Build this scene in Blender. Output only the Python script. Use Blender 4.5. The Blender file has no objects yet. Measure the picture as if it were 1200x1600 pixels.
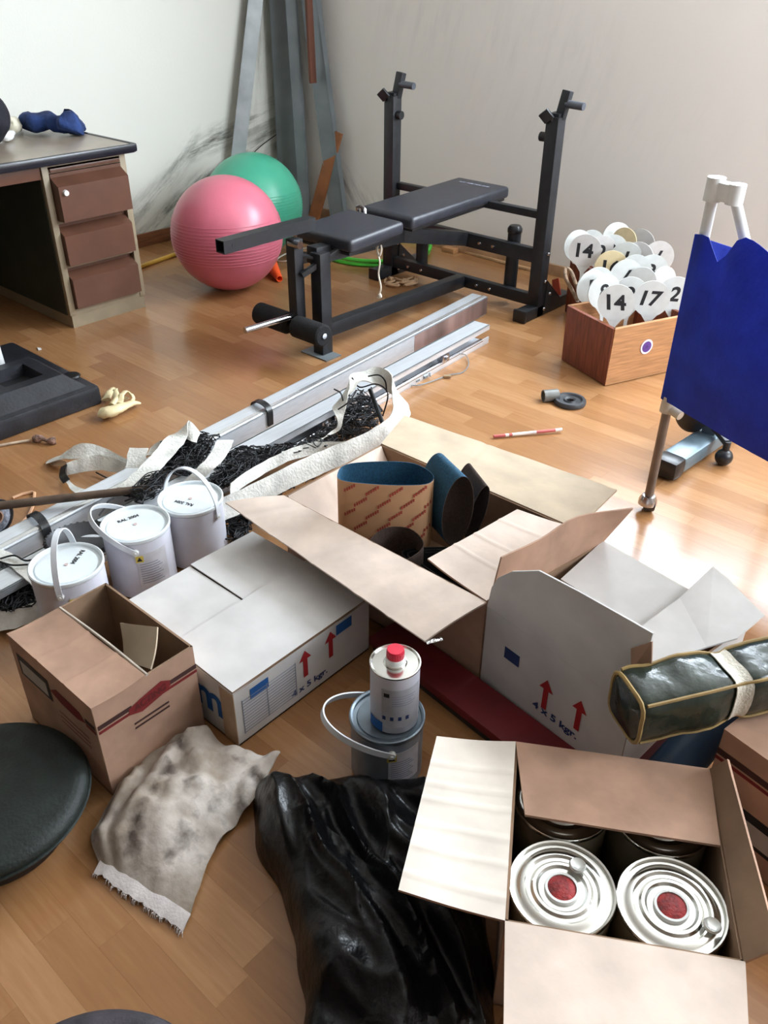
import bpy, bmesh, math, random
from mathutils import Vector, Matrix, noise

# ------------------------------------------------------------------ camera, world, light
scene = bpy.context.scene
col = scene.collection
F_PX, PITCH, ROLL, H, YAW = 1320.0, math.radians(33.3), math.radians(0.62), 1.45, math.radians(41.2)


def to_room(v):
    c, s = math.cos(YAW), math.sin(YAW)
    return Vector((v[0] * c - v[1] * s, v[0] * s + v[1] * c, v[2]))


_fw = Vector((0, math.cos(PITCH), -math.sin(PITCH)))
_up = Vector((0, math.sin(PITCH), math.cos(PITCH)))
_rt = Vector((1, 0, 0))
CF = to_room(_fw)
CR = to_room(_rt * math.cos(ROLL) + _up * math.sin(ROLL))
CU = to_room(-_rt * math.sin(ROLL) + _up * math.cos(ROLL))
EYE = Vector((0, 0, H))
cam_data = bpy.data.cameras.new('camera')
cam_data.sensor_fit = 'VERTICAL'
cam_data.sensor_height = 24.0
cam_data.lens = 24.0 * F_PX / 1600.0
cam_data.clip_start = 0.02
cam = bpy.data.objects.new('camera', cam_data)
col.objects.link(cam)
cam.matrix_world = Matrix(((CR.x, CU.x, -CF.x, 0), (CR.y, CU.y, -CF.y, 0), (CR.z, CU.z, -CF.z, H), (0, 0, 0, 1)))
scene.camera = cam

world = bpy.data.worlds.new('overcast_sky')
scene.world = world
world.use_nodes = True
bg = world.node_tree.nodes['Background']
bg.inputs[0].default_value = (0.86, 0.93, 1.0, 1)
bg.inputs[1].default_value = 3.0

# room box (metres): back wall Y, left wall X, right wall X, rear wall Y, ceiling Z
YB, XL, XR, YR, ZC = 4.065, -4.42, 1.75, -3.6, 2.8
WIN_B = (-2.05, 0.6, 1.34, 2.5)      # window in back wall: x0 x1 z0 z1
WIN_R = (2.0, 3.85, 1.0, 2.4)          # window in right wall: y0 y1 z0 z1


def area(name, loc, rot, sx, sy, power, colr):
    l = bpy.data.lights.new(name, 'AREA')
    l.shape = 'RECTANGLE'
    l.size, l.size_y, l.energy, l.color = sx, sy, power, colr
    o = bpy.data.objects.new(name, l)
    o.location = loc
    o.rotation_euler = rot
    col.objects.link(o)
    return o


area('daylight_back_window', ((WIN_B[0] + WIN_B[1]) / 2, YB + 0.125, (WIN_B[2] + WIN_B[3]) / 2), (math.radians(-90), 0, 0),
     WIN_B[1] - WIN_B[0], WIN_B[3] - WIN_B[2], 225, (0.80, 0.90, 1.0))
area('daylight_right_window', (XR + 0.125, (WIN_R[0] + WIN_R[1]) / 2, (WIN_R[2] + WIN_R[3]) / 2), (0, math.radians(90), 0),
     WIN_R[3] - WIN_R[2], WIN_R[1] - WIN_R[0], 108, (0.88, 0.94, 1.0))

vs = scene.view_settings
vs.view_transform = 'Standard'
vs.look = 'None'
vs.gamma = 1.0
vs.use_curve_mapping = False
vs.exposure = 0.48


# ------------------------------------------------------------------ measuring helpers
def ray(px, py):
    return CF + CR * ((px - 600) / F_PX) + CU * ((800 - py) / F_PX)


def P(px, py, z=0.0):
    d = ray(px, py)
    return EYE + d * ((z - H) / d.z)


def PX(px, py, x0):
    d = ray(px, py)
    return EYE + d * (x0 / d.x)


def PY(px, py, y0):
    d = ray(px, py)
    return EYE + d * (y0 / d.y)


def PV(px, py, a, b):
    """point seen at the pixel on the upright plane through a and b"""
    n = Vector((-(b[1] - a[1]), b[0] - a[0], 0))
    d = ray(px, py)
    return EYE + d * ((Vector((a[0], a[1], 0)) - EYE).dot(n) / d.dot(n))


V = Vector


# ------------------------------------------------------------------ materials
def lin(c):
    return tuple(((x / 255) / 12.92 if x / 255 <= 0.04045 else ((x / 255 + 0.055) / 1.055) ** 2.4) for x in c) + (1.0,)


MATS = {}


def mat(name, rgb, rough=0.6, metal=0.0, var=0.08, scale=12.0, bump=0.0, bscale=60.0, stretch=None, spec=0.5, coat=0.0, rgb2=None, trans=0.0):
    if name in MATS:
        return MATS[name]
    m = bpy.data.materials.new(name)
    m.use_nodes = True
    nt = m.node_tree
    b = nt.nodes['Principled BSDF']
    b.inputs['Roughness'].default_value = rough
    b.inputs['Metallic'].default_value = metal
    b.inputs['Specular IOR Level'].default_value = spec
    if coat:
        b.inputs['Coat Weight'].default_value = coat
        b.inputs['Coat Roughness'].default_value = 0.12
    tc = nt.nodes.new('ShaderNodeTexCoord')
    mp = nt.nodes.new('ShaderNodeMapping')
    nt.links.new(tc.outputs['Object'], mp.inputs[0])
    if stretch:
        mp.inputs['Scale'].default_value = stretch
    nz = nt.nodes.new('ShaderNodeTexNoise')
    nz.inputs['Scale'].default_value = scale
    nz.inputs['Detail'].default_value = 5
    nt.links.new(mp.outputs[0], nz.inputs['Vector'])
    mx = nt.nodes.new('ShaderNodeMix')
    mx.data_type = 'RGBA'
    c = lin(rgb)
    c2 = lin(rgb2) if rgb2 else tuple(max(0, x * (1 - 3.2 * var)) for x in c[:3]) + (1,)
    c1 = c if rgb2 else tuple(min(1, x * (1 + 1.6 * var)) for x in c[:3]) + (1,)
    mx.inputs[6].default_value = c2
    mx.inputs[7].default_value = c1
    rp = nt.nodes.new('ShaderNodeMapRange')
    rp.inputs[1].default_value, rp.inputs[2].default_value = 0.32, 0.66
    nt.links.new(nz.outputs['Fac'], rp.inputs[0])
    nt.links.new(rp.outputs[0], mx.inputs[0])
    nt.links.new(mx.outputs[2], b.inputs['Base Color'])
    if bump:
        bn = nt.nodes.new('ShaderNodeTexNoise')
        bn.inputs['Scale'].default_value = bscale
        bn.inputs['Detail'].default_value = 4
        nt.links.new(mp.outputs[0], bn.inputs['Vector'])
        bp = nt.nodes.new('ShaderNodeBump')
        bp.inputs['Strength'].default_value = bump
        bp.inputs['Distance'].default_value = 0.01
        nt.links.new(bn.outputs['Fac'], bp.inputs['Height'])
        nt.links.new(bp.outputs[0], b.inputs['Normal'])
    MATS[name] = m
    return m


def node(nt, t, **kw):
    n = nt.nodes.new(t)
    for k, v in kw.items():
        setattr(n, k, v)
    return n


def math_node(nt, op, a, b=None, clamp=False):
    n = nt.nodes.new('ShaderNodeMath')
    n.operation = op
    n.use_clamp = clamp
    for i, x in enumerate((a, b)):
        if x is None:
            continue
        if isinstance(x, (int, float)):
            n.inputs[i].default_value = x
        else:
            nt.links.new(x, n.inputs[i])
    return n.outputs[0]


def plank_mat(name, per_object):
    m = bpy.data.materials.new(name)
    m.use_nodes = True
    nt = m.node_tree
    b = nt.nodes['Principled BSDF']
    geo = node(nt, 'ShaderNodeNewGeometry')
    inf = node(nt, 'ShaderNodeObjectInfo')
    rnd = inf.outputs['Random'] if per_object else geo.outputs['Random Per Island']
    off = node(nt, 'ShaderNodeVectorMath', operation='SCALE')
    off.inputs[0].default_value = (3.1, 7.7, 0)
    nt.links.new(rnd, off.inputs['Scale'])
    add = node(nt, 'ShaderNodeVectorMath', operation='ADD')
    nt.links.new(geo.outputs['Position'], add.inputs[0])
    nt.links.new(off.outputs[0], add.inputs[1])
    mp = node(nt, 'ShaderNodeMapping')
    mp.inputs['Scale'].default_value = (2.2, 26, 1)
    nt.links.new(add.outputs[0], mp.inputs[0])
    nz = node(nt, 'ShaderNodeTexNoise')
    nz.inputs['Scale'].default_value = 3.2
    nz.inputs['Detail'].default_value = 7
    nz.inputs['Roughness'].default_value = 0.6
    nt.links.new(mp.outputs[0], nz.inputs['Vector'])
    ramp = node(nt, 'ShaderNodeValToRGB')
    e = ramp.color_ramp.elements
    e[0].position, e[0].color = 0.0, lin((124, 84, 52))
    e[1].position, e[1].color = 1.0, lin((186, 142, 100))
    x = ramp.color_ramp.elements.new(0.55)
    x.color = lin((158, 113, 73))
    t = math_node(nt, 'ADD', math_node(nt, 'MULTIPLY', rnd, 0.4), 0.1)
    g = math_node(nt, 'MULTIPLY', nz.outputs['Fac'], 0.55)
    nt.links.new(math_node(nt, 'ADD', t, g, True), ramp.inputs[0])
    nt.links.new(ramp.outputs[0], b.inputs['Base Color'])
    b.inputs['Roughness'].default_value = 0.3
    b.inputs['Specular IOR Level'].default_value = 0.5
    sm = node(nt, 'ShaderNodeTexNoise')
    sm.inputs['Scale'].default_value = 2.5
    sm.inputs['Detail'].default_value = 3
    nt.links.new(geo.outputs['Position'], sm.inputs['Vector'])
    mr = node(nt, 'ShaderNodeMapRange')
    mr.inputs[3].default_value, mr.inputs[4].default_value = 0.16, 0.3
    nt.links.new(sm.outputs['Fac'], mr.inputs[0])
    nt.links.new(mr.outputs[0], b.inputs['Roughness'])
    bp = node(nt, 'ShaderNodeBump')
    bp.inputs['Strength'].default_value = 0.06
    bp.inputs['Distance'].default_value = 0.002
    nt.links.new(nz.outputs['Fac'], bp.inputs['Height'])
    nt.links.new(bp.outputs[0], b.inputs['Normal'])
    return m


def wall_mat(name, base, stains):
    """painted plaster; stains: list of (axis 'x'|'y', along0, along1, slope line z0,z1, half width, strength) damp mould streaks"""
    m = bpy.data.materials.new(name)
    m.use_nodes = True
    nt = m.node_tree
    b = nt.nodes['Principled BSDF']
    b.inputs['Roughness'].default_value = 0.75
    b.inputs['Specular IOR Level'].default_value = 0.25
    geo = node(nt, 'ShaderNodeNewGeometry')
    sep = node(nt, 'ShaderNodeSeparateXYZ')
    nt.links.new(geo.outputs['Position'], sep.inputs[0])
    big = node(nt, 'ShaderNodeTexNoise')
    big.inputs['Scale'].default_value = 1.7
    big.inputs['Detail'].default_value = 6
    nt.links.new(geo.outputs['Position'], big.inputs['Vector'])
    mx = node(nt, 'ShaderNodeMix', data_type='RGBA')
    c = lin(base)
    mx.inputs[6].default_value = tuple(x * 0.93 for x in c[:3]) + (1,)
    mx.inputs[7].default_value = c
    nt.links.new(big.outputs['Fac'], mx.inputs[0])
    cur = mx.outputs[2]
    for (ax, a0, a1, z0, z1, hw, st, tint, seed, ang) in stains:
        along = sep.outputs['X'] if ax == 'x' else sep.outputs['Y']
        # centre line height at this place: z0 at a0, z1 at a1
        t = math_node(nt, 'DIVIDE', math_node(nt, 'SUBTRACT', along, a0), a1 - a0)
        zc = math_node(nt, 'ADD', math_node(nt, 'MULTIPLY', t, z1 - z0), z0)
        wob = node(nt, 'ShaderNodeTexNoise')
        wob.inputs['Scale'].default_value = 4.0
        wob.inputs['Detail'].default_value = 3
        mpw = node(nt, 'ShaderNodeMapping')
        mpw.inputs['Location'].default_value = (seed, seed * 1.7, 0)
        nt.links.new(geo.outputs['Position'], mpw.inputs[0])
        nt.links.new(mpw.outputs[0], wob.inputs['Vector'])
        dz = math_node(nt, 'SUBTRACT', sep.outputs['Z'], zc)
        dz = math_node(nt, 'ADD', dz, math_node(nt, 'MULTIPLY', math_node(nt, 'SUBTRACT', wob.outputs['Fac'], 0.5), hw * 1.2))
        band = math_node(nt, 'SUBTRACT', 1.0, math_node(nt, 'DIVIDE', math_node(nt, 'ABSOLUTE', dz), hw), True)
        inside = math_node(nt, 'MULTIPLY', math_node(nt, 'MULTIPLY', math_node(nt, 'ADD', t, 0.12, True), 6, True),
                           math_node(nt, 'MULTIPLY', math_node(nt, 'SUBTRACT', 1.12, t, True), 6, True))
        st_n = node(nt, 'ShaderNodeTexNoise')
        st_n.inputs['Scale'].default_value = 3.0
        st_n.inputs['Detail'].default_value = 8
        st_n.inputs['Roughness'].default_value = 0.68
        mp = node(nt, 'ShaderNodeMapping')
        mp.vector_type = 'TEXTURE'
        mp.inputs['Rotation'].default_value = (ang, 0, 0) if ax == 'y' else (0, -ang, 0)
        mp.inputs['Scale'].default_value = (1, 1.2, 0.17) if ax == 'y' else (1.2, 1, 0.17)
        mp.inputs['Location'].default_value = (seed, seed, seed)
        nt.links.new(geo.outputs['Position'], mp.inputs[0])
        nt.links.new(mp.outputs[0], st_n.inputs['Vector'])
        streak = node(nt, 'ShaderNodeMapRange')
        streak.inputs[1].default_value, streak.inputs[2].default_value = 0.46, 0.66
        nt.links.new(st_n.outputs['Fac'], streak.inputs[0])
        msk = math_node(nt, 'MULTIPLY', math_node(nt, 'MULTIPLY', streak.outputs[0], band), math_node(nt, 'MULTIPLY', inside, st), True)
        m2 = node(nt, 'ShaderNodeMix', data_type='RGBA')
        nt.links.new(msk, m2.inputs[0])
        nt.links.new(cur, m2.inputs[6])
        m2.inputs[7].default_value = lin(tint)
        cur = m2.outputs[2]
    nt.links.new(cur, b.inputs['Base Color'])
    bn = node(nt, 'ShaderNodeTexNoise')
    bn.inputs['Scale'].default_value = 90
    nt.links.new(geo.outputs['Position'], bn.inputs['Vector'])
    bp = node(nt, 'ShaderNodeBump')
    bp.inputs['Strength'].default_value = 0.12
    bp.inputs['Distance'].default_value = 0.004
    nt.links.new(bn.outputs['Fac'], bp.inputs['Height'])
    nt.links.new(bp.outputs[0], b.inputs['Normal'])
    return m


# ------------------------------------------------------------------ mesh collecting
def basis(zdir, hint=(0, 0, 1)):
    z = V(zdir).normalized()
    h = V(hint)
    if abs(z.dot(h.normalized())) > 0.98:
        h = V((1, 0, 0)) if abs(z.x) < 0.9 else V((0, 1, 0))
    x = h.cross(z).normalized()
    y = z.cross(x)
    return x, y, z


def catmull(pts, n=6, closed=False):
    pts = [V(p) for p in pts]
    out = []
    N = len(pts)
    rng = range(N if closed else N - 1)
    for i in rng:
        p0 = pts[(i - 1) % N] if (closed or i > 0) else pts[0] * 2 - pts[1]
        p1, p2 = pts[i], pts[(i + 1) % N]
        p3 = pts[(i + 2) % N] if (closed or i + 2 < N) else pts[-1] * 2 - pts[-2]
        for k in range(n):
            t = k / n
            out.append(0.5 * ((2 * p1) + (p2 - p0) * t + (2 * p0 - 5 * p1 + 4 * p2 - p3) * t * t + (3 * p1 - p0 - 3 * p2 + p3) * t ** 3))
    if not closed:
        out.append(pts[-1])
    return out


class MB:
    def __init__(self):
        self.v, self.f, self.m = [], [], []

    def add(self, verts, faces, mi=0):
        o = len(self.v)
        self.v += [V(p) for p in verts]
        for i, f in enumerate(faces):
            self.f.append([o + k for k in f])
            self.m.append(mi[i] if isinstance(mi, list) else mi)
        return self

    def bm(self, b, M=None, mi=0):
        b.verts.index_update()
        vs_ = [(M @ v.co) if M else v.co.copy() for v in b.verts]
        fs_ = [[v.index for v in f.verts] for f in b.faces]
        b.free()
        return self.add(vs_, fs_, mi)

    def box(self, c, s, bev=0.0, M=None, mi=0, seg=2):
        b = bmesh.new()
        bmesh.ops.create_cube(b, size=1.0, matrix=Matrix.Translation(V(c)) @ Matrix.Diagonal((s[0], s[1], s[2], 1)))
        if bev:
            bmesh.ops.bevel(b, geom=b.edges[:], offset=bev, segments=seg, profile=0.6, affect='EDGES')
        return self.bm(b, M, mi)

    def mm(self, a, b_, bev=0.0, M=None, mi=0):
        a, b_ = V(a), V(b_)
        return self.box((a + b_) / 2, b_ - a, bev, M, mi)

    def beam(self, p0, p1, w, h, up=(0, 0, 1), bev=0.003, mi=0):
        """square tube from p0 to p1; w across, h along up"""
        p0, p1 = V(p0), V(p1)
        x, y, z = basis(p1 - p0, up)
        M = Matrix(((x.x, y.x, z.x, 0), (x.y, y.y, z.y, 0), (x.z, y.z, z.z, 0), (0, 0, 0, 1)))
        M = Matrix.Translation((p0 + p1) / 2) @ M
        return self.box((0, 0, 0), (w, h, (p1 - p0).length), bev, M, mi)

    def cyl(self, p0, p1, r0, r1=None, n=20, mi=0, caps=True):
        p0, p1 = V(p0), V(p1)
        r1 = r0 if r1 is None else r1
        x, y, z = basis(p1 - p0)
        vs_, fs_ = [], []
        for p, r in ((p0, r0), (p1, r1)):
            for k in range(n):
                a = 2 * math.pi * k / n
                vs_.append(p + x * (r * math.cos(a)) + y * (r * math.sin(a)))
        for k in range(n):
            j = (k + 1) % n
            fs_.append([k, j, n + j, n + k])
        if caps:
            fs_.append(list(range(n))[::-1])
            fs_.append([n + k for k in range(n)])
        return self.add(vs_, fs_, mi)

    def lathe(self, prof, o=(0, 0, 0), n=40, M=None, mi=0):
        vs_, fs_ = [], []
        o = V(o)
        rows = []
        for (r, z) in prof:
            if r < 1e-6:
                rows.append([len(vs_)])
                vs_.append(V((0, 0, z)))
            else:
                rows.append(list(range(len(vs_), len(vs_) + n)))
                for k in range(n):
                    a = 2 * math.pi * k / n
                    vs_.append(V((r * math.cos(a), r * math.sin(a), z)))
        for A, B in zip(rows[:-1], rows[1:]):
            if len(A) == 1 and len(B) == 1:
                continue
            for k in range(n):
                j = (k + 1) % n
                if len(A) == 1:
                    fs_.append([A[0], B[j], B[k]][::-1])
                elif len(B) == 1:
                    fs_.append([A[k], A[j], B[0]])
                else:
                    fs_.append([A[k], A[j], B[j], B[k]])
        vs_ = [(M @ v if M else v) + o for v in vs_]
        return self.add(vs_, fs_, mi)

    def tube(self, pts, r, n=8, closed=False, mi=0, smooth=0, flat=1.0):
        if smooth:
            pts = catmull(pts, smooth, closed)
        pts = [V(p) for p in pts]
        N = len(pts)
        vs_, fs_ = [], []
        ref = None
        for i, p in enumerate(pts):
            a = pts[(i - 1) % N] if (closed or i > 0) else p
            b = pts[(i + 1) % N] if (closed or i < N - 1) else p
            t = (b - a)
            t = t.normalized() if t.length > 1e-9 else V((0, 0, 1))
            if ref is None:
                x, y, _ = basis(t)
            else:
                x = (ref - t * ref.dot(t))
                x = x.normalized() if x.length > 1e-6 else basis(t)[0]
                y = t.cross(x)
            ref = x
            rr = r(i / max(1, N - 1)) if callable(r) else r
            for k in range(n):
                an = 2 * math.pi * k / n
                vs_.append(p + x * (rr * math.cos(an)) + y * (rr * flat * math.sin(an)))
        for i in range(N if closed else N - 1):
            j = (i + 1) % N
            for k in range(n):
                l = (k + 1) % n
                fs_.append([i * n + k, i * n + l, j * n + l, j * n + k])
        if not closed:
            fs_.append(list(range(n))[::-1])
            fs_.append([(N - 1) * n + k for k in range(n)])
        return self.add(vs_, fs_, mi)

    def slab(self, pts, t, mi_top=0, mi_bot=None, mi_side=None, flip=False):
        """polygon sheet of thickness t, pushed to both sides of its own plane"""
        pts = [V(p) for p in pts]
        n = V((0, 0, 0))
        for i in range(len(pts)):
            a, b = pts[i], pts[(i + 1) % len(pts)]
            n += V(((a.y - b.y) * (a.z + b.z), (a.z - b.z) * (a.x + b.x), (a.x - b.x) * (a.y + b.y)))
        n.normalize()
        N = len(pts)
        vs_ = [p + n * t / 2 for p in pts] + [p - n * t / 2 for p in pts]
        fs_ = [list(range(N)), [N + k for k in range(N)][::-1]]
        mi_bot = mi_top if mi_bot is None else mi_bot
        ms = [mi_top, mi_bot]
        for k in range(N):
            j = (k + 1) % N
            fs_.append([k, N + k, N + j, j])
            ms.append(mi_bot if mi_side is None else mi_side)
        return self.add(vs_, fs_, ms)

    def sheet(self, g, t, mi=0, mi2=None):
        """grid of points g[row][col] thickened by t along its normals"""
        R, C = len(g), len(g[0])
        nrm = []
        for i in range(R):
            for j in range(C):
                a = V(g[min(i + 1, R - 1)][j]) - V(g[max(i - 1, 0)][j])
                b = V(g[i][min(j + 1, C - 1)]) - V(g[i][max(j - 1, 0)])
                n = a.cross(b)
                nrm.append(n.normalized() if n.length > 1e-12 else V((0, 0, 1)))
        top = [V(g[i][j]) + nrm[i * C + j] * t / 2 for i in range(R) for j in range(C)]
        bot = [V(g[i][j]) - nrm[i * C + j] * t / 2 for i in range(R) for j in range(C)]
        K = R * C
        fs_, ms = [], []
        mi2 = mi if mi2 is None else mi2
        for i in range(R - 1):
            for j in range(C - 1):
                a, b, c, d = i * C + j, (i + 1) * C + j, (i + 1) * C + j + 1, i * C + j + 1
                fs_.append([a, b, c, d]); ms.append(mi)
                fs_.append([K + d, K + c, K + b, K + a]); ms.append(mi2)
        rim = [j for j in range(C)] + [i * C + C - 1 for i in range(1, R)] + [(R - 1) * C + j for j in range(C - 2, -1, -1)] + [i * C for i in range(R - 2, 0, -1)]
        for a, b in zip(rim, rim[1:] + rim[:1]):
            fs_.append([a, b, K + b, K + a]); ms.append(mi2)
        return self.add(top + bot, fs_, ms)

    def ribbon(self, pts, wid, t, up=None, mi=0, smooth=5, n_w=3):
        """strip along pts; wid: half width vectors (one per pt) or None with up"""
        pp = catmull(pts, smooth)
        ww = catmull(wid, smooth)
        g = [[p + w * (-1 + 2 * k / (n_w - 1)) for k in range(n_w)] for p, w in zip(pp, ww)]
        return self.sheet(g, t, mi)

    def build(self, name, mats, parent=None, smooth=40, base=None):
        me = bpy.data.meshes.new(name)
        if not isinstance(mats, (list, tuple)):
            mats = [mats]
        if parent is not None:
            inv = parent['_inv']
            co = [inv @ v for v in self.v]
            o_loc = V((0, 0, 0))
        else:
            xs = [v.x for v in self.v]; ys = [v.y for v in self.v]; zs = [v.z for v in self.v]
            o_loc = V(base) if base is not None else V(((min(xs) + max(xs)) / 2, (min(ys) + max(ys)) / 2, min(zs)))
            co = [v - o_loc for v in self.v]
        me.from_pydata([tuple(c) for c in co], [], self.f)
        for m in mats:
            me.materials.append(m)
        me.polygons.foreach_set('material_index', self.m)
        me.validate()
        me.update()
        b = bmesh.new()
        b.from_mesh(me)
        bmesh.ops.recalc_face_normals(b, faces=b.faces[:])
        b.to_mesh(me)
        b.free()
        if smooth:
            me.polygons.foreach_set('use_smooth', [True] * len(me.polygons))
            me.set_sharp_from_angle(angle=math.radians(smooth))
        o = bpy.data.objects.new(name, me)
        col.objects.link(o)
        if parent is not None:
            o.parent = parent['ob']
            M = parent['mw']
        else:
            o.location = o_loc
            M = Matrix.Translation(o_loc)
        REG[o.name] = M
        return Ref(o, M)


REG = {}


class Ref(dict):
    """an object with its own world matrix kept at hand"""
    def __init__(self, ob, mw):
        super().__init__()
        self['ob'], self['mw'], self['_inv'] = ob, mw, mw.inverted()


def tag(r, label, cat, group=None):
    o = r['ob'] if isinstance(r, Ref) else r
    o['label'] = label
    o['category'] = cat
    if group:
        o['group'] = group
    return r


def thing(name, label, cat, loc, rz=0.0, group=None):
    o = bpy.data.objects.new(name, None)
    o.empty_display_size = 0.05
    col.objects.link(o)
    o.location = loc
    o.rotation_euler = (0, 0, rz)
    r = Ref(o, Matrix.Translation(V(loc)) @ Matrix.Rotation(rz, 4, 'Z'))
    tag(r, label, cat, group)
    return r


def struct(r):
    r['ob']['kind'] = 'structure'
    return r


def text_part(name, s, parent, m, origin, xd, yd, w=None, h=None, extr=0.0002):
    """printed letters centred at origin, running along xd, upright along yd, fitted to w by h"""
    cu = bpy.data.curves.new('letters', 'FONT')
    cu.body = s
    cu.align_x = 'CENTER'
    cu.align_y = 'CENTER'
    cu.resolution_u = 3
    cu.extrude = 0
    cu.offset = 0.03
    tmp = bpy.data.objects.new('letters', cu)
    col.objects.link(tmp)
    dg = bpy.context.evaluated_depsgraph_get()
    me = bpy.data.meshes.new_from_object(tmp.evaluated_get(dg))
    bpy.data.objects.remove(tmp)
    vs_ = [v.co.copy() for v in me.vertices]
    x0, x1 = min(v.x for v in vs_), max(v.x for v in vs_)
    y0, y1 = min(v.y for v in vs_), max(v.y for v in vs_)
    cx, cy = (x0 + x1) / 2, (y0 + y1) / 2
    sx = (w / (x1 - x0)) if w else None
    sy = (h / (y1 - y0)) if h else None
    sx = sx or sy
    sy = sy or sx
    xd, yd = V(xd).normalized(), V(yd).normalized()
    b = MB()
    o = V(origin)
    pts = [o + xd * ((v.x - cx) * sx) + yd * ((v.y - cy) * sy) for v in vs_]
    fs_ = [list(p.vertices) for p in me.polygons]
    bpy.data.meshes.remove(me)
    b.add(pts, fs_)
    r = b.build(name, m, parent, smooth=0)
    # the recalculated normals of flat print may point inward: make them face outward
    return r


def copy_tree(r, M, label=None):
    """copy a thing and its parts to a new world matrix"""
    o = r['ob']
    n = o.copy()
    col.objects.link(n)
    n.matrix_world = M
    if label:
        n['label'] = label
    for ch in list(o.children):
        c = ch.copy()
        col.objects.link(c)
        c.parent = n
        for g in list(ch.children):
            d = g.copy()
            col.objects.link(d)
            d.parent = c
    return n


rnd = random.Random(7)

# material library
M_black_metal = mat('black_powder_coat', (30, 32, 36), 0.45, 0.0, 0.1, 30)
M_vinyl = mat('black_vinyl', (46, 48, 56), 0.38, 0, 0.08, 40, 0.15, 300)
M_foam = mat('black_foam', (22, 22, 24), 0.9, 0, 0.1, 60, 0.3, 200)
M_chrome = mat('chrome', (190, 190, 195), 0.2, 1.0, 0.05)
M_alu = mat('brushed_aluminium', (226, 231, 237), 0.36, 0.5, 0.03, 8, stretch=(30, 1, 30))
M_galv = mat('galvanised_steel', (130, 138, 142), 0.5, 0.45, 0.06, 5)
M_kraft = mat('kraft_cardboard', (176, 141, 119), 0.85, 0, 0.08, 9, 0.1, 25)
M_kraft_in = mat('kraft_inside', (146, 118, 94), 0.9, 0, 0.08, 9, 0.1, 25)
M_kraft_lit = mat('lit_cardboard', (222, 204, 190), 0.85, 0, 0.05, 9, 0.08, 25)  # same card as the kraft, lightened: strong light on flaps put into colour
M_kraft_grey = mat('grey_tan_cardboard', (188, 170, 146), 0.85, 0, 0.05, 9, 0.08, 25)  # same card; dimmer light on the tan carton's far flap is coloured in
M_card_white = mat('white_cardboard', (206, 204, 202), 0.7, 0, 0.05, 6, 0.06, 20)
M_flap_lit = mat('flap_lit', (228, 218, 206), 0.8, 0, 0.05, 8, 0.06, 20)  # tin carton's left flap: card whitened to carry the light falling on it
M_brown_wood = mat('brown_wood', (124, 76, 48), 0.55, 0, 0.12, 10, 0.1, 40, stretch=(1, 1, 12))
M_red_wood = mat('red_wood_veneer', (128, 66, 44), 0.5, 0, 0.12, 9, 0.05, 40, stretch=(14, 14, 1))
M_oak = mat('oak_veneer', (178, 130, 88), 0.5, 0, 0.08, 9, 0.05, 40, stretch=(1, 1, 14))
M_white_paint = mat('white_enamel', (206, 207, 218), 0.35, 0, 0.03, 10)
M_white_lid = mat('white_lid', (226, 234, 238), 0.3, 0, 0.03, 10)
M_ink = mat('black_ink', (26, 26, 30), 0.7, 0, 0.05)
M_ink_red = mat('red_ink', (168, 30, 36), 0.7, 0, 0.05)
M_ink_dred = mat('dark_red_ink', (112, 22, 24), 0.7, 0, 0.05)
M_ink_blue = mat('blue_ink', (30, 92, 160), 0.7, 0, 0.06)
M_ink_dblue = mat('navy_ink', (38, 58, 108), 0.7, 0, 0.06)
M_ink_grey = mat('grey_ink', (140, 144, 160), 0.8, 0, 0.05)
M_ink_brown = mat('dark_brown_ink', (60, 30, 26), 0.8, 0, 0.05)
M_black_plastic = mat('black_plastic', (28, 29, 32), 0.35, 0, 0.1, 20)
M_canvas = mat('white_canvas', (230, 229, 222), 0.9, 0, 0.09, 14, 0.3, 120)
M_net = mat('black_net_cord', (16, 17, 22), 0.7, 0, 0.1)
M_tin = mat('tinplate', (220, 220, 215), 0.16, 1.0, 0.03, 6)
M_white_plastic = mat('white_plastic', (226, 228, 226), 0.4, 0, 0.04, 14)


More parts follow.
